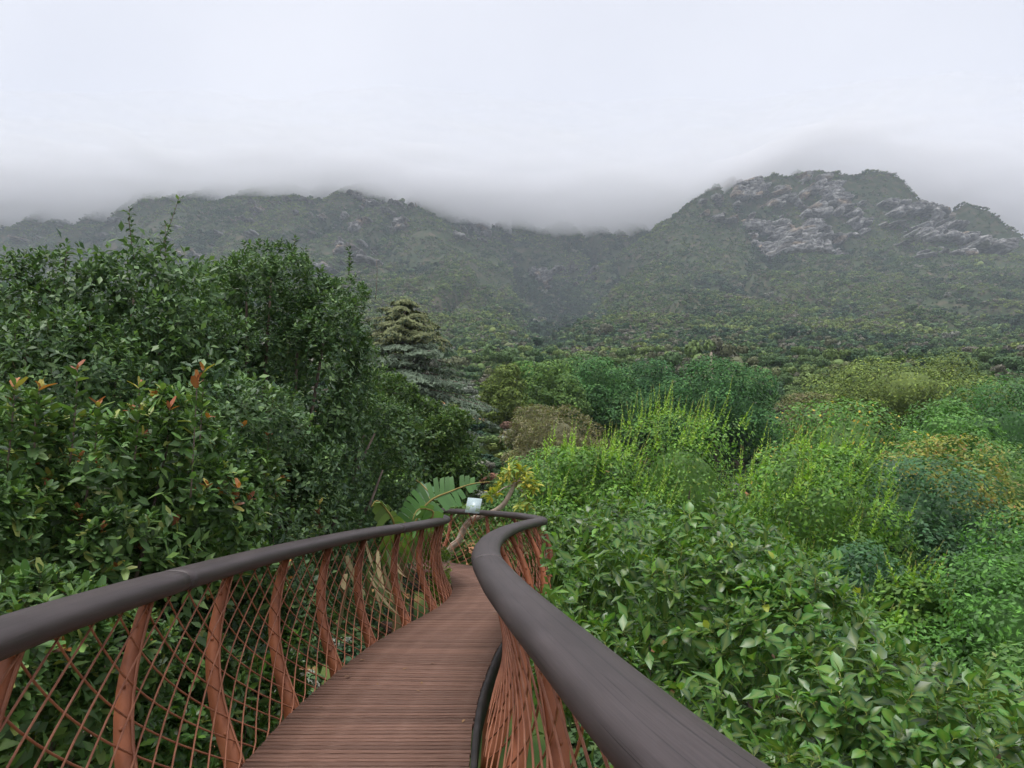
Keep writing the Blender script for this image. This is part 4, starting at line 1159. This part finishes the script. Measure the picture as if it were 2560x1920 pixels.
feathery('tallest lime green feathery tree with upright wands in the middle of the slope', 1700, 1008, 30, 400, 32, 300, 0.30)
feathery('lime green feathery tree whose wands lean right, left of the dark broadleaf', 2020, 1095, 22, 430, 33, 320, 0.45)
feathery('small yellow green feathery tree just above the fig canopy at right', 2230, 1420, 14, 260, 34, 70, 0.25)

mid_tree('broadleaf_tree', 'dark green broadleaf with drooping leaf clusters below the yellow tree at right', 2280, 1150, 24, 480, 41, G_DEEP, [4, 4, 2], 18000, 0.13, 0.9, low=0.9, upn=0.7)
mid_tree('broadleaf_tree', 'bright green leafy tree at the right edge just beyond the fig canopy', 2480, 1395, 13, 480, 42, [(0.075, 0.194, 0.032), (0.103, 0.251, 0.039), (0.057, 0.143, 0.03)], [4, 3, 3], 13000, 0.085, 0.9, low=0.9, upn=0.6)
mid_tree('broadleaf_tree', 'bright green tree on the right edge above the leafy one', 2530, 1275, 19, 340, 43, [(0.068, 0.183, 0.03), (0.097, 0.235, 0.035), (0.051, 0.132, 0.03)], [4, 3, 3], 9000, 0.11, 0.9, low=0.9)
mid_tree('yellowing_tree', 'yellow tinged tree behind the dark broadleaf on the right', 2330, 1095, 31, 330, 44, G_YEL, [4, 4, 2, 1], 9000, 0.13, 0.8, low=0.9, upn=0.5)
mid_tree('yellowing_tree', 'wide green tree with scattered yellow leaves on the right slope', 2110, 1003, 40, 420, 45, [(0.095, 0.222, 0.041), (0.135, 0.285, 0.048), (0.476, 0.349, 0.048), (0.079, 0.174, 0.038)], [4, 3, 0.5, 3], 15000, 0.17, 0.7, low=0.9, upn=0.6, bark=M_PALEBARK)
mid_tree('round_tree', 'deep green round tree at the right edge of the forest', 2500, 955, 52, 420, 46, [(0.056, 0.159, 0.038), (0.079, 0.206, 0.044), (0.044, 0.12, 0.035)], [4, 3, 3], 17000, 0.19, 0.8, low=0.9)
mid_tree('round_tree', 'mid green round tree under the right edge forest', 2520, 1110, 36, 360, 47, G_MID, [4, 4, 2, 1], 14000, 0.14, 0.8, low=0.9)
mid_tree('round_tree', 'small green tree between the wide yellow spotted tree and right edge', 2370, 1000, 46, 240, 48, [(0.079, 0.199, 0.038), (0.12, 0.262, 0.048)], [4, 3], 7000, 0.2, 0.8, low=0.9)
mid_tree('dome_tree', 'wide olive green dome tree standing out on the right forest', 2270, 898, 84, 470, 49, G_OLIVE, [4, 4, 2, 2], 24000, 0.25, 0.6, (2.8, 0.15, 0.28), low=0.8, mat=M_FAR)
mid_tree('dome_tree', 'small brownish olive dome tree right of the dark round trees', 2025, 985, 78, 170, 50, G_TAN, [2, 3, 4, 3], 9000, 0.24, 0.8, low=0.8, mat=M_FAR)
mid_tree('round_tree', 'large dark round tree with a smooth dome, rightmost of the dark trees', 1790, 898, 74, 330, 51, [(0.041, 0.115, 0.038), (0.057, 0.151, 0.044), (0.079, 0.183, 0.048)], [4, 4, 2], 22000, 0.24, 0.75, (2.8, 0.17, 0.30), low=0.9, mat=M_FAR)
mid_tree('round_tree', 'dark blue green round tree in the middle of the dark row', 1615, 905, 80, 230, 52, G_DEEP, [4, 4, 2], 18000, 0.24, 0.9, (2.8, 0.17, 0.30), low=0.9, mat=M_FAR)
mid_tree('round_tree', 'dark green round tree left in the row of dark trees', 1478, 893, 72, 240, 53, [(0.048, 0.127, 0.038), (0.067, 0.167, 0.048), (0.095, 0.19, 0.054)], [4, 4, 2], 18000, 0.23, 0.95, (2.8, 0.17, 0.30), low=0.9, mat=M_FAR)
mid_tree('cone_tree', 'lighter green conical tree left of the dark round trees', 1383, 898, 66, 150, 54, [(0.095, 0.174, 0.044), (0.135, 0.222, 0.054), (0.071, 0.135, 0.041)], [4, 3, 3], 12000, 0.21, 1.3, low=0.9, mat=M_FAR)
mid_tree('cone_tree', 'dull olive conical tree between the layered conifer and the garden path', 1262, 912, 62, 120, 55, G_OLIVE, [4, 3, 1, 4], 9000, 0.2, 1.3, low=0.9, mat=M_FAR)
mid_tree('flat_tree', 'small bright flat topped tree beyond the garden beds', 1315, 905, 96, 90, 56, G_MID, [4, 4, 2, 1], 5000, 0.28, 0.7, low=0.6, mat=M_FAR)
mid_tree('dome_shrub', 'tan brown twiggy dome shrub right of the orange garden beds', 1400, 1018, 40, 260, 57, G_TAN, [4, 4, 2, 2], 14000, 0.15, 0.8, (4.2, 0.10, 0.18), low=0.9, aspect=0.28, shag=0.7)
mid_tree('dome_shrub', 'smaller tan shrub just above the twiggy dome shrub', 1330, 1015, 46, 130, 58, G_TAN, [2, 4, 3, 3], 6000, 0.16, 0.8, low=0.9, aspect=0.3, shag=0.6)
mid_tree('leafy_shrub', 'mid green small leaved tree below the tan dome shrub', 1370, 1120, 29, 260, 59, G_MID, [4, 4, 2, 1], 14000, 0.10, 0.9, low=0.95)
mid_tree('leafy_shrub', 'dark green small leaved shrub behind the far railing bend', 1300, 1210, 23, 200, 60, G_MID, [5, 3, 1, 0.5], 9000, 0.085, 0.9, low=0.95)
mid_tree('leafy_shrub', 'dark green shrub between the fig canopy and the feathery trees', 1590, 1262, 18, 330, 61, [(0.056, 0.135, 0.035), (0.079, 0.174, 0.04), (0.111, 0.222, 0.048)], [4, 4, 2], 13000, 0.085, 0.9, low=0.95)
mid_tree('leafy_shrub', 'deep green shrub in the shade right of the feathery trees', 1850, 1300, 17, 260, 62, [(0.048, 0.127, 0.035), (0.071, 0.167, 0.041)], [4, 4], 9000, 0.085, 0.9, low=0.95)
mid_tree('leafy_shrub', 'dark shrub filling the hollow under the dark broadleaf at right', 2140, 1360, 18, 300, 63, G_DEEP, [4, 4, 1], 8000, 0.1, 0.9, low=0.95)
mid_tree('leafy_shrub', 'low green shrub beneath the bright tree at the lower right edge', 2560, 1620, 10, 380, 64, G_MID, [4, 4, 2, 0.5], 9000, 0.075, 0.9, low=0.95)

# ------------------------------------------------------------------ layered conifer, garden beds, palm-like plant, sign, pale trunk
def pixel_point(px, py, dist):
    return np.array([(px - 1280) / F_PX * dist, dist, EYE + math.tan(elev(py)) * dist])

rg = np.random.default_rng(81)
def layered_conifer():
    dist = 50.0; x0 = (1005 - 1280) / F_PX * dist; g_ = gz(x0, dist)
    top = EYE + math.tan(elev(742)) * dist
    root = empty('layered_conifer', (x0, dist, g_), 'grey green layered conifer with drooping tiers behind the dark evergreens', 'tree')
    part('trunk', *tube([(x0, dist, g_ - 0.3), (x0 + 0.1, dist, (g_ + top) / 2), (x0, dist, top - 0.3)], [0.28, 0.18, 0.04], 8, False), M_BARK, root, smooth=True)
    for k_ in range(19):
        f = k_ / 18.0
        z_ = g_ + 0.6 + (top - g_ - 1.0) * f
        L0 = (6.6 * (1 - f) ** 0.7 + 1.0)
        nb = 9 if f < 0.85 else 6
        B_ = Bag(); cB = []
        wood = Bag()
        for a in np.arange(nb) * 6.283 / nb + rg.uniform(0, 0.7):
            if rg.random() < 0.12: continue
            L_ = L0 * rg.uniform(0.7, 1.12); dr = rg.uniform(0.10, 0.34)
            dx, dy = math.cos(a), math.sin(a)
            t_ = np.linspace(0, 1, 6)
            path = np.stack([x0 + dx * L_ * t_, dist + dy * L_ * t_, z_ + 0.10 * L_ * t_ - dr * L_ * t_ ** 2.2], 1)
            wood.add(*tube(path, np.linspace(0.06, 0.015, 6), 4))
            m_ = int(70 + 130 * L_ / 5)
            tt = rg.uniform(0.22, 1.02, m_); sw = rg.normal(0, 1, m_) * 0.15 * L_ * np.sin(np.clip(tt, 0, 1) * 2.6 + 0.3)
            P = np.stack([np.interp(tt, t_, path[:, i]) for i in range(3)], 1) + np.stack([-dy * sw, dx * sw, -np.abs(sw) * 0.25 + rg.normal(0, 0.05, m_)], 1)
            Nn = np.tile([dx * 0.75 + 0.0, dy * 0.75 - 0.35, 0.8], (m_, 1)) + rg.normal(0, 0.3, (m_, 3))
            v_, q_ = leaf_quads(P, unit(Nn), rg.uniform(0.25, 0.5, m_), rg, 0.3)
            c_ = np.array([0.115, 0.155, 0.105]) * (1 + rg.normal(0, 0.2, (m_, 1))).clip(0.5, 1.6)
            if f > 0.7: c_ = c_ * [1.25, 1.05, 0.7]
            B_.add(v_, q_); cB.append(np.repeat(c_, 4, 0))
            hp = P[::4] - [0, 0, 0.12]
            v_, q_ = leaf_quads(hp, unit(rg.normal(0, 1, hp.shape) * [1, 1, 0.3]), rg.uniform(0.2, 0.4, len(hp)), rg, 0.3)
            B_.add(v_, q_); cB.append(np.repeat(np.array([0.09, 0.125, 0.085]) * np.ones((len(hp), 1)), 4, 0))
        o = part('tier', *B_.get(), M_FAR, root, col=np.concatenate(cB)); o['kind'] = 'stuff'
        part('boughs', *wood.get(), M_BARK, root)['kind'] = 'stuff'
layered_conifer()

# low shrubs of the garden beds on the slope
BED = [(0.92, 'grey_shrub', 'silvery grey green shrub in the orange garden beds'), (0.30, 'dark_shrub', 'dark green mound shrub in the orange garden beds'),
       (0.60, 'green_shrub', 'green mound shrub in the orange garden beds'), (0.72, 'lime_shrub', 'yellow green mound shrub in the orange garden beds'), (1.0, 'rust_shrub', 'rusty red brown shrub in the orange garden beds')]
for i in range(150):
    dd = rg.uniform(27, 104); t_ = rg.uniform(-0.115, 0.035)
    xx = t_ * dd; k_ = rg.choice(5, p=[0.22, 0.2, 0.27, 0.19, 0.12]); tn, nm, lab = BED[k_]
    rr = rg.uniform(0.45, 1.25) * (0.7 + dd / 110)
    o = link(nm, tree_meshes[int(rg.integers(0, 4))])
    o.location = (xx, dd, gz(xx, dd) - 0.15 * rr); o.rotation_euler = (0, 0, rg.uniform(0, 6.28)); o.scale = (rr * 1.2, rr * 1.2, rr * rg.uniform(0.7, 1.0))
    o['tint'] = float(np.clip(tn + rg.uniform(-0.03, 0.03), 0, 1)); tag(o, lab, 'shrub', 'shrubs in the terraced garden beds')

# pale dead trunk standing above the dark round tree
p1 = pixel_point(1786, 880, 92); g_ = gz(p1[0], p1[1])
sn = empty('dead_trunk', (p1[0], p1[1], g_), 'pale bare dead trunk sticking up behind the large dark round tree', 'tree trunk')
part('trunk', *tube([(p1[0], p1[1], g_ - 0.3), (p1[0] + 0.1, p1[1], (g_ + p1[2]) / 2), (p1[0] - 0.05, p1[1], p1[2] - 0.5), p1], [0.32, 0.24, 0.2, 0.1], 8, False), M_PALEBARK, sn, smooth=True)
for a_, h_ in ((0.5, 0.9), (2.6, 1.4), (4.4, 0.6)):
    q0 = p1 - [0, 0, h_]
    part('branch_stub', *tube([q0, q0 + [0.25 * math.cos(a_), 0.25 * math.sin(a_), 0.22]], [0.08, 0.03], 6), M_PALEBARK, sn)

# banana-like plant with torn leaves beside the left railing's far end
M_BAN = leaf_mat('banana_leaf', 0.42, 0.45, 0.3, 1.5, 1.2)
M_DRY = noise_mat('dry_leaf', [(0.3, (0.20, 0.15, 0.08)), (0.6, (0.30, 0.25, 0.14)), (0.8, (0.22, 0.24, 0.12))], 6, 0.85, 0.2)
ban = empty('banana_plant', (-1.9, 12.9, gz(-1.9, 12.9)), 'banana like plant with big torn leaves beside the far end of the left handrail', 'plant')
bo = np.array(ban.location)
def big_leaf(mid, width, n_strip, side_dir, droop, seed, gap=0.18, low=1.0, col=(0.085, 0.19, 0.055), fold=0.0):
    """midrib along `mid`; blade torn into strips on both sides, each strip a curved tapering sheet"""
    r_ = np.random.default_rng(seed)
    mid = catmull(np.array(mid, float), 12); s_ = arclen(mid); Ltot = s_[-1]
    stalk = link('leaf_stalk', np_mesh('leaf_stalk', *[a if i else a - bo for i, a in enumerate(tube(mid[::3], np.linspace(0.026, 0.006, len(mid[::3])), 6))], M_STEM, smooth=True), ban)
    at3 = lambda q: np.array([np.interp(q, s_, mid[:, i]) for i in range(3)])
    for sgn in (-1, 1):
        edges = np.linspace(0.30, 1.0, n_strip + 1)
        for a, b in zip(edges[:-1], edges[1:]):
            if r_.random() < 0.06: continue
            b2 = b - (b - a) * gap * (2.0 * r_.random() if r_.random() < 0.14 else 0.0)
            p0, p1_ = at3(a * Ltot), at3(b2 * Ltot)
            tng = unit(p1_ - p0)
            sd_ = np.asarray(side_dir, float) * sgn; sd_ = unit(sd_ - tng * (sd_ @ tng))
            wl = width * (1.0 if sgn > 0 else low) * math.sin(min(1.0, (a - 0.26) / 0.74 + 0.12) * math.pi) ** 0.55 * r_.uniform(0.93, 1.05)
            bend = droop * r_.uniform(0.8, 1.2) + (0.5 if r_.random() < 0.08 else 0)
            rows = []
            for q in np.linspace(0, 1, 5):
                out_ = sd_ * wl * (q - 0.12 * bend * q * q) + tng * wl * 0.35 * q + np.array([0, 0, -1.0]) * wl * bend * q * q + np.array([0, 0, fold]) * wl * q
                m_ = (p0 + p1_) / 2
                k_ = 1 - 0.12 * q ** 3
                rows += [m_ + (p0 - m_) * k_ + out_, m_ + (p1_ - m_) * k_ + out_]
            V = np.array(rows) - bo
            Q = np.array([[2 * i, 2 * i + 1, 2 * i + 3, 2 * i + 2] for i in range(4)])
            c_ = np.array(col) * r_.uniform(0.8, 1.25)
            link('leaf_strip', np_mesh('leaf_strip', V, Q, M_BAN, col=np.tile(c_, (len(V), 1)), smooth=True), stalk)
pp = pixel_point
big_leaf([(-1.85, 12.9, -0.2), (-1.75, 12.95, 0.7), pp(1068, 1262, 13.0), pp(1130, 1228, 13.1), pp(1180, 1210, 13.2), pp(1225, 1204, 13.3)], 0.40, 22, (-0.35, 0.25, 1.0), 0.22, 1, 0.15, 0.62)
big_leaf([(-1.95, 12.4, -0.2), (-1.85, 12.35, 0.6), pp(990, 1310, 11.9), pp(965, 1268, 11.8), pp(945, 1252, 11.7), pp(932, 1268, 11.6)], 0.26, 14, (1.0, 0.2, 0.3), 0.8, 2, 0.1, 1.0, (0.14, 0.22, 0.055))
big_leaf([(-1.85, 12.8, -0.2), (-1.7, 12.7, 0.7), pp(1085, 1290, 12.6), pp(1068, 1272, 12.5), pp(1046, 1276, 12.4), pp(1034, 1302, 12.3)], 0.22, 12, (0.9, 0.2, 0.6), 0.4, 3, 0.05, 1.0, (0.13, 0.25, 0.07))
big_leaf([(-1.95, 13.1, -0.2), (-1.9, 13.2, 0.9), pp(1075, 1250, 13.6), pp(1060, 1215, 13.8), pp(1042, 1200, 14.0)], 0.3, 14, (0.9, 0.3, 0.4), 0.3, 4, 0.15, 1.0, (0.06, 0.14, 0.05))
part('stalk_base', *tube([(-1.9, 12.9, bo[2] - 0.2), (-1.88, 12.9, (bo[2] - 0.2) / 2), (-1.85, 12.85, 0.3)], [0.12, 0.1, 0.07], 8, False), M_DRY, ban, smooth=True)
for i in range(46):                                # dry leaves hanging down
    q0 = np.array([rg.uniform(-2.15, -1.75), rg.uniform(10.3, 12.8), rg.uniform(0.35, 0.95)])
    q0[0] = np.interp(q0[1], RAIL_L[:, 1], RAIL_L[:, 0]) - rg.uniform(0.35, 0.75)
    ln_ = rg.uniform(0.35, 0.8); dv = np.array([rg.normal(0, 0.25), rg.normal(0, 0.3), -1.0]); dv /= np.linalg.norm(dv)
    wv = unit(np.cross(dv, rg.normal(size=3))) * rg.uniform(0.015, 0.05)
    rows = []
    for q in np.linspace(0, 1, 5):
        c = q0 + dv * ln_ * q + np.array([0.12 * q * q * rg.uniform(0.6, 1), 0, 0.1 * q * q]); k_ = math.sin((0.12 + 0.86 * q) * math.pi) ** 0.6
        rows += [c - wv * k_, c + wv * k_]
    link('dry_leaf', np_mesh('dry_leaf', np.array(rows) - bo, np.array([[2 * i_, 2 * i_ + 1, 2 * i_ + 3, 2 * i_ + 2] for i_ in range(4)]), M_DRY if rg.random() < 0.6 else M_BAN, col=np.tile([0.12, 0.17, 0.06], (10, 1)), smooth=True), ban)

# small tree with a crooked pale trunk and yellow green leaves beyond the far railing
tk = [pp(1120, 1420, 18.6), pp(1150, 1350, 18.5), pp(1168, 1312, 18.4), pp(1195, 1292, 18.3), pp(1232, 1281, 18.2), pp(1258, 1262, 18.1), pp(1276, 1232, 18.1), pp(1288, 1205, 18.1)]
yt = empty('pale_trunk_tree', (tk[0][0], tk[0][1], gz(tk[0][0], tk[0][1])), 'small tree with crooked pale trunk and yellow green leaves beyond the information board', 'tree')
tkc = catmull(np.array([[tk[0][0] - 0.1, tk[0][1], gz(tk[0][0], tk[0][1]) - 0.3]] + [list(q) for q in tk]), 6)
part('trunk', *tube(tkc, np.interp(np.linspace(0, 1, len(tkc)), [0, 0.5, 1], [0.085, 0.075, 0.045]), 10, False), M_PALEBARK, yt, smooth=True)
tips = np.array([pp(1288, 1200, 18.1), pp(1262, 1208, 18.2), pp(1310, 1205, 17.9), pp(1300, 1180, 18.1), pp(1275, 1185, 18.0), pp(1318, 1235, 17.9), pp(1325, 1262, 17.9), pp(1245, 1225, 18.1), pp(1232, 1240, 17.8), pp(1305, 1255, 17.9), pp(1330, 1215, 18.0), pp(1285, 1172, 18.2), pp(1315, 1190, 18.2)])
for e_ in tips[::2]:
    part('limb', *tube([tk[-1] - [0, 0, 0.05], (tk[-1] + e_) / 2 + [0, 0, 0.03], e_], [0.018, 0.013, 0.008], 6), M_PALEBARK, yt)
B, Fr, ln, sid, tt = shoots(np.repeat(tips, 2, 0) + rg.normal(0, 0.06, (26, 3)), unit(np.tile([0.1, 0, 0.8], (26, 1)) + rg.normal(0, 0.5, (26, 3))), rg, 16, 0.20, 0.12, 85, 30, 0.35)
T_YEL = leaf_template(3, 0.36, 0.55, 0.2, 0.35, 0.05, 0.04)
cols, _ = palette(rg, len(B), [(0.42, 0.40, 0.05), (0.28, 0.34, 0.05), (0.15, 0.26, 0.045), (0.50, 0.36, 0.08)], [3, 3, 3, 1], 0.15)
leaf_objects(yt, T_YEL, B, Fr, ln, cols, M_LEAF, (0.4, 0.4, 0.1), 0.3, 300, rg=rg, cell=(2, 2))

# information board on the far railing
def sign_material():
    m, N, L, out = new_mat('printed_board')
    tc = N.new('ShaderNodeTexCoord')
    sep = N.new('ShaderNodeSeparateXYZ'); L.new(tc.outputs['Generated'], sep.inputs[0])
    wv = N.new('ShaderNodeTexWave'); wv.bands_direction = 'Y'; wv.inputs['Scale'].default_value = 4.2; wv.inputs['Distortion'].default_value = 0.0
    nz = N.new('ShaderNodeTexNoise'); nz.inputs['Scale'].default_value = 38
    n2 = N.new('ShaderNodeTexNoise'); n2.inputs['Scale'].default_value = 4.5
    for n_ in (wv, nz, n2): L.new(tc.outputs['Generated'], n_.inputs['Vector'])
    def math_(op, a, b):
        n_ = N.new('ShaderNodeMath'); n_.operation = op
        for i_, q in enumerate((a, b)):
            if isinstance(q, (int, float)): n_.inputs[i_].default_value = q
            else: L.new(q, n_.inputs[i_])
        return n_.outputs[0]
    lines = math_('MULTIPLY', math_('GREATER_THAN', wv.outputs['Fac'], 0.62), math_('GREATER_THAN', nz.outputs['Fac'], 0.47))
    lines = math_('MULTIPLY', lines, math_('GREATER_THAN', sep.outputs['Y'], 0.42))
    pic = math_('MULTIPLY', math_('GREATER_THAN', n2.outputs['Fac'], 0.52), math_('LESS_THAN', sep.outputs['Y'], 0.5))
    m1 = N.new('ShaderNodeMix'); m1.data_type = 'RGBA'; m1.inputs[6].default_value = (0.42, 0.52, 0.53, 1); m1.inputs[7].default_value = (0.12, 0.17, 0.19, 1)
    L.new(math_('MULTIPLY', lines, 0.7), m1.inputs['Factor'])
    m2 = N.new('ShaderNodeMix'); m2.data_type = 'RGBA'; m2.inputs[7].default_value = (0.22, 0.32, 0.14, 1)
    L.new(math_('MULTIPLY', pic, 0.75), m2.inputs['Factor']); L.new(m1.outputs[2], m2.inputs[6])
    p = N.new('ShaderNodeBsdfPrincipled'); p.inputs['Roughness'].default_value = 0.35; L.new(m2.outputs[2], p.inputs['Base Color'])
    L.new(p.outputs[0], out.inputs['Surface'])
    return m
c0 = pp(1185, 1264, 17.0)
sg = empty('information_board', tuple(c0 - [0, 0, 0.3]), 'small pale printed information board tilted above the far handrail', 'sign')
ux = unit(np.array([0.97, -0.18, -0.08])); uy = unit(np.array([0.40, 0.40, 0.85])); uy = unit(uy - ux * (ux @ uy)); un = np.cross(ux, uy)
def slab(c, w_, h_, t_):
    return np.array([c + ux * sx * w_ / 2 + uy * sy * h_ / 2 + un * sz * t_ / 2 for sz in (-1, 1) for sx, sy in ((-1, -1), (1, -1), (1, 1), (-1, 1))])
pan = link('panel', np_mesh('panel', box_v(0, 0, 0, 0.32, 0.36, 0.008), BOXF, sign_material()), sg)
mw = np.eye(4); mw[:3, 0] = ux; mw[:3, 1] = uy; mw[:3, 2] = un; mw[:3, 3] = c0 - np.array(sg.location); pan.matrix_local = Matrix(mw.tolist())
part('backing_plate', slab(c0 - un * 0.009, 0.30, 0.34, 0.006), BOXF, M_STEELDARK, sg)
for sx in (-0.12, 0.12):
    q0 = c0 + ux * sx - uy * 0.12 - un * 0.012
    part('bracket_arm', *tube([q0, q0 + [-sx * 0.5, 0.02, -0.13], q0 + [-sx * 0.95, 0.02, -0.30]], [0.012, 0.012, 0.012], 6), M_FIN, sg)

# ground cover between the trees and in the garden, leaving bare orange patches
cover_meshes = [puff_mesh('cover_plant', 300 + k, 3, n_, s_, f_) for k, (n_, s_, f_) in enumerate([(130, 0.34, 0.7), (120, 0.36, 0.9), (150, 0.30, 1.1), (110, 0.42, 0.6)])]
n = 14000
dd = 8 + 112 * rg.random(n) ** 0.8; t_ = rg.uniform(-0.9, 0.8, n)
xx = t_ * dd; zz = height(xx, dd)
ok = (fbm(xx / 3.0, dd / 3.0, 3, 123) < np.where((t_ > -0.12) & (t_ < 0.04), 0.52, 0.75)) & ~((np.abs(xx + 0.8) < 1.6) & (dd < 20))
xx, dd, zz, t_ = xx[ok], dd[ok], zz[ok], t_[ok]; n = len(xx)
rr = rg.uniform(0.22, 0.75, n) * (0.75 + dd / 120)
tint = np.clip(rg.normal(0.42, 0.18, n), 0, 0.74); od = rg.random(n); tint = np.where(od > 0.88, rg.uniform(0.8, 1.0, n), tint)
scatter('garden_ground_cover', np.stack([xx, dd, zz - 0.1 * rr], 1), np.stack([rr * 1.3, rr * 1.3, rr * rg.uniform(0.5, 1.1, n)], 1), np.stack([np.zeros(n), np.zeros(n), rg.uniform(0, 6.28, n)], 1),
        rg.integers(0, 4, n), tint, cover_meshes, 'low mixed ground cover plants over the garden slope', 'ground cover')

# a few fallen leaves on the deck
M_FALL = noise_mat('fallen_leaf', [(0.3, (0.10, 0.05, 0.03)), (0.7, (0.26, 0.15, 0.06))], 20, 0.8, 0.3)
for i in range(16):
    yy_ = rg.uniform(4.9, 12.5); xa, xb = np.interp(yy_, PAIRS[:, 1], PAIRS[:, 0]), np.interp(yy_, PAIRS[:, 3], PAIRS[:, 2])
    o = link('fallen_leaf', np_mesh('fallen_leaf', T_YEL[0] * [1, 1, 0.5], T_YEL[1], M_FALL, smooth=True))
    sc_ = rg.uniform(0.035, 0.075); o.scale = (sc_, sc_, sc_); o.location = (rg.uniform(xa + 0.05, xb - 0.05), yy_, 0.5 * 0.35 * sc_ + 0.003); o.rotation_euler = (0, 0, rg.uniform(0, 6.28))
    tag(o, 'small dry brown leaf lying on the boardwalk deck', 'leaf', 'fallen leaves on the deck')

# ------------------------------------------------------------------ low cloud on the summits and haze in the air
def volume_mat(name, density, color, aniso=0.0):
    m, N, L, out = new_mat(name)
    v = N.new('ShaderNodeVolumePrincipled')
    v.inputs['Density'].default_value = density
    v.inputs['Color'].default_value = (*color, 1)
    v.inputs['Anisotropy'].default_value = aniso
    L.new(v.outputs[0], out.inputs['Volume'])
    return m

def closed_grid(name, xs, ys, zb, zt, mat):
    a, b = len(ys), len(xs)
    X, Y = np.meshgrid(xs, ys)
    Vb = np.stack([X, Y, zb], -1).reshape(-1, 3); Vt = np.stack([X, Y, zt], -1).reshape(-1, 3)
    I = np.arange(a * b).reshape(a, b); n_ = a * b
    qt = np.stack([I[:-1, :-1], I[:-1, 1:], I[1:, 1:], I[1:, :-1]], -1).reshape(-1, 4)
    q = [qt[:, ::-1], qt + n_]
    for ring in (I[0, :], I[-1, ::-1], I[::-1, 0], I[:, -1]):
        q.append(np.stack([ring[:-1], ring[1:], ring[1:] + n_, ring[:-1] + n_], -1))
    return link(name, np_mesh(name, np.concatenate([Vb, Vt]), np.concatenate(q), mat, smooth=False))

cxs = np.linspace(-2600, 2600, 150); cys = np.linspace(980, 2900, 110)
CX, CY = np.meshgrid(cxs, cys)
base = 536 + 50 * (fbm(CX / 330, CY / 330, 4, 91) - 0.5) + 22 * (fbm(CX / 80, CY / 80, 3, 95) - 0.5)
base = base + 62 * np.exp(-((CX - 570) / 150) ** 2 - ((CY - 1330) / 300) ** 2)
base = base - 24 * np.exp(-((CX - 180) / 260) ** 2)
base = base - 60 * smooth(760, 1150, CX)
thick = 6 + 86 * smooth(980, 1600, CY) * smooth(-2600, -1900, CX) * smooth(2600, 1900, CX)
cloud = closed_grid('cloud_bank', cxs, cys, base, base + thick, volume_mat('cloud', 0.022, (0.965, 0.97, 1.0)))
tag(cloud, 'low grey cloud bank hanging over the mountain tops', 'cloud', kind='stuff')
hz = link('haze', np_mesh('haze', box_v(0, 1000, 540, 3600, 2660, 1240), BOXF, volume_mat('haze_air', 0.00017, (0.82, 0.89, 1.0))))
tag(hz, 'thin pale haze in the air over the valley', 'haze', kind='stuff')
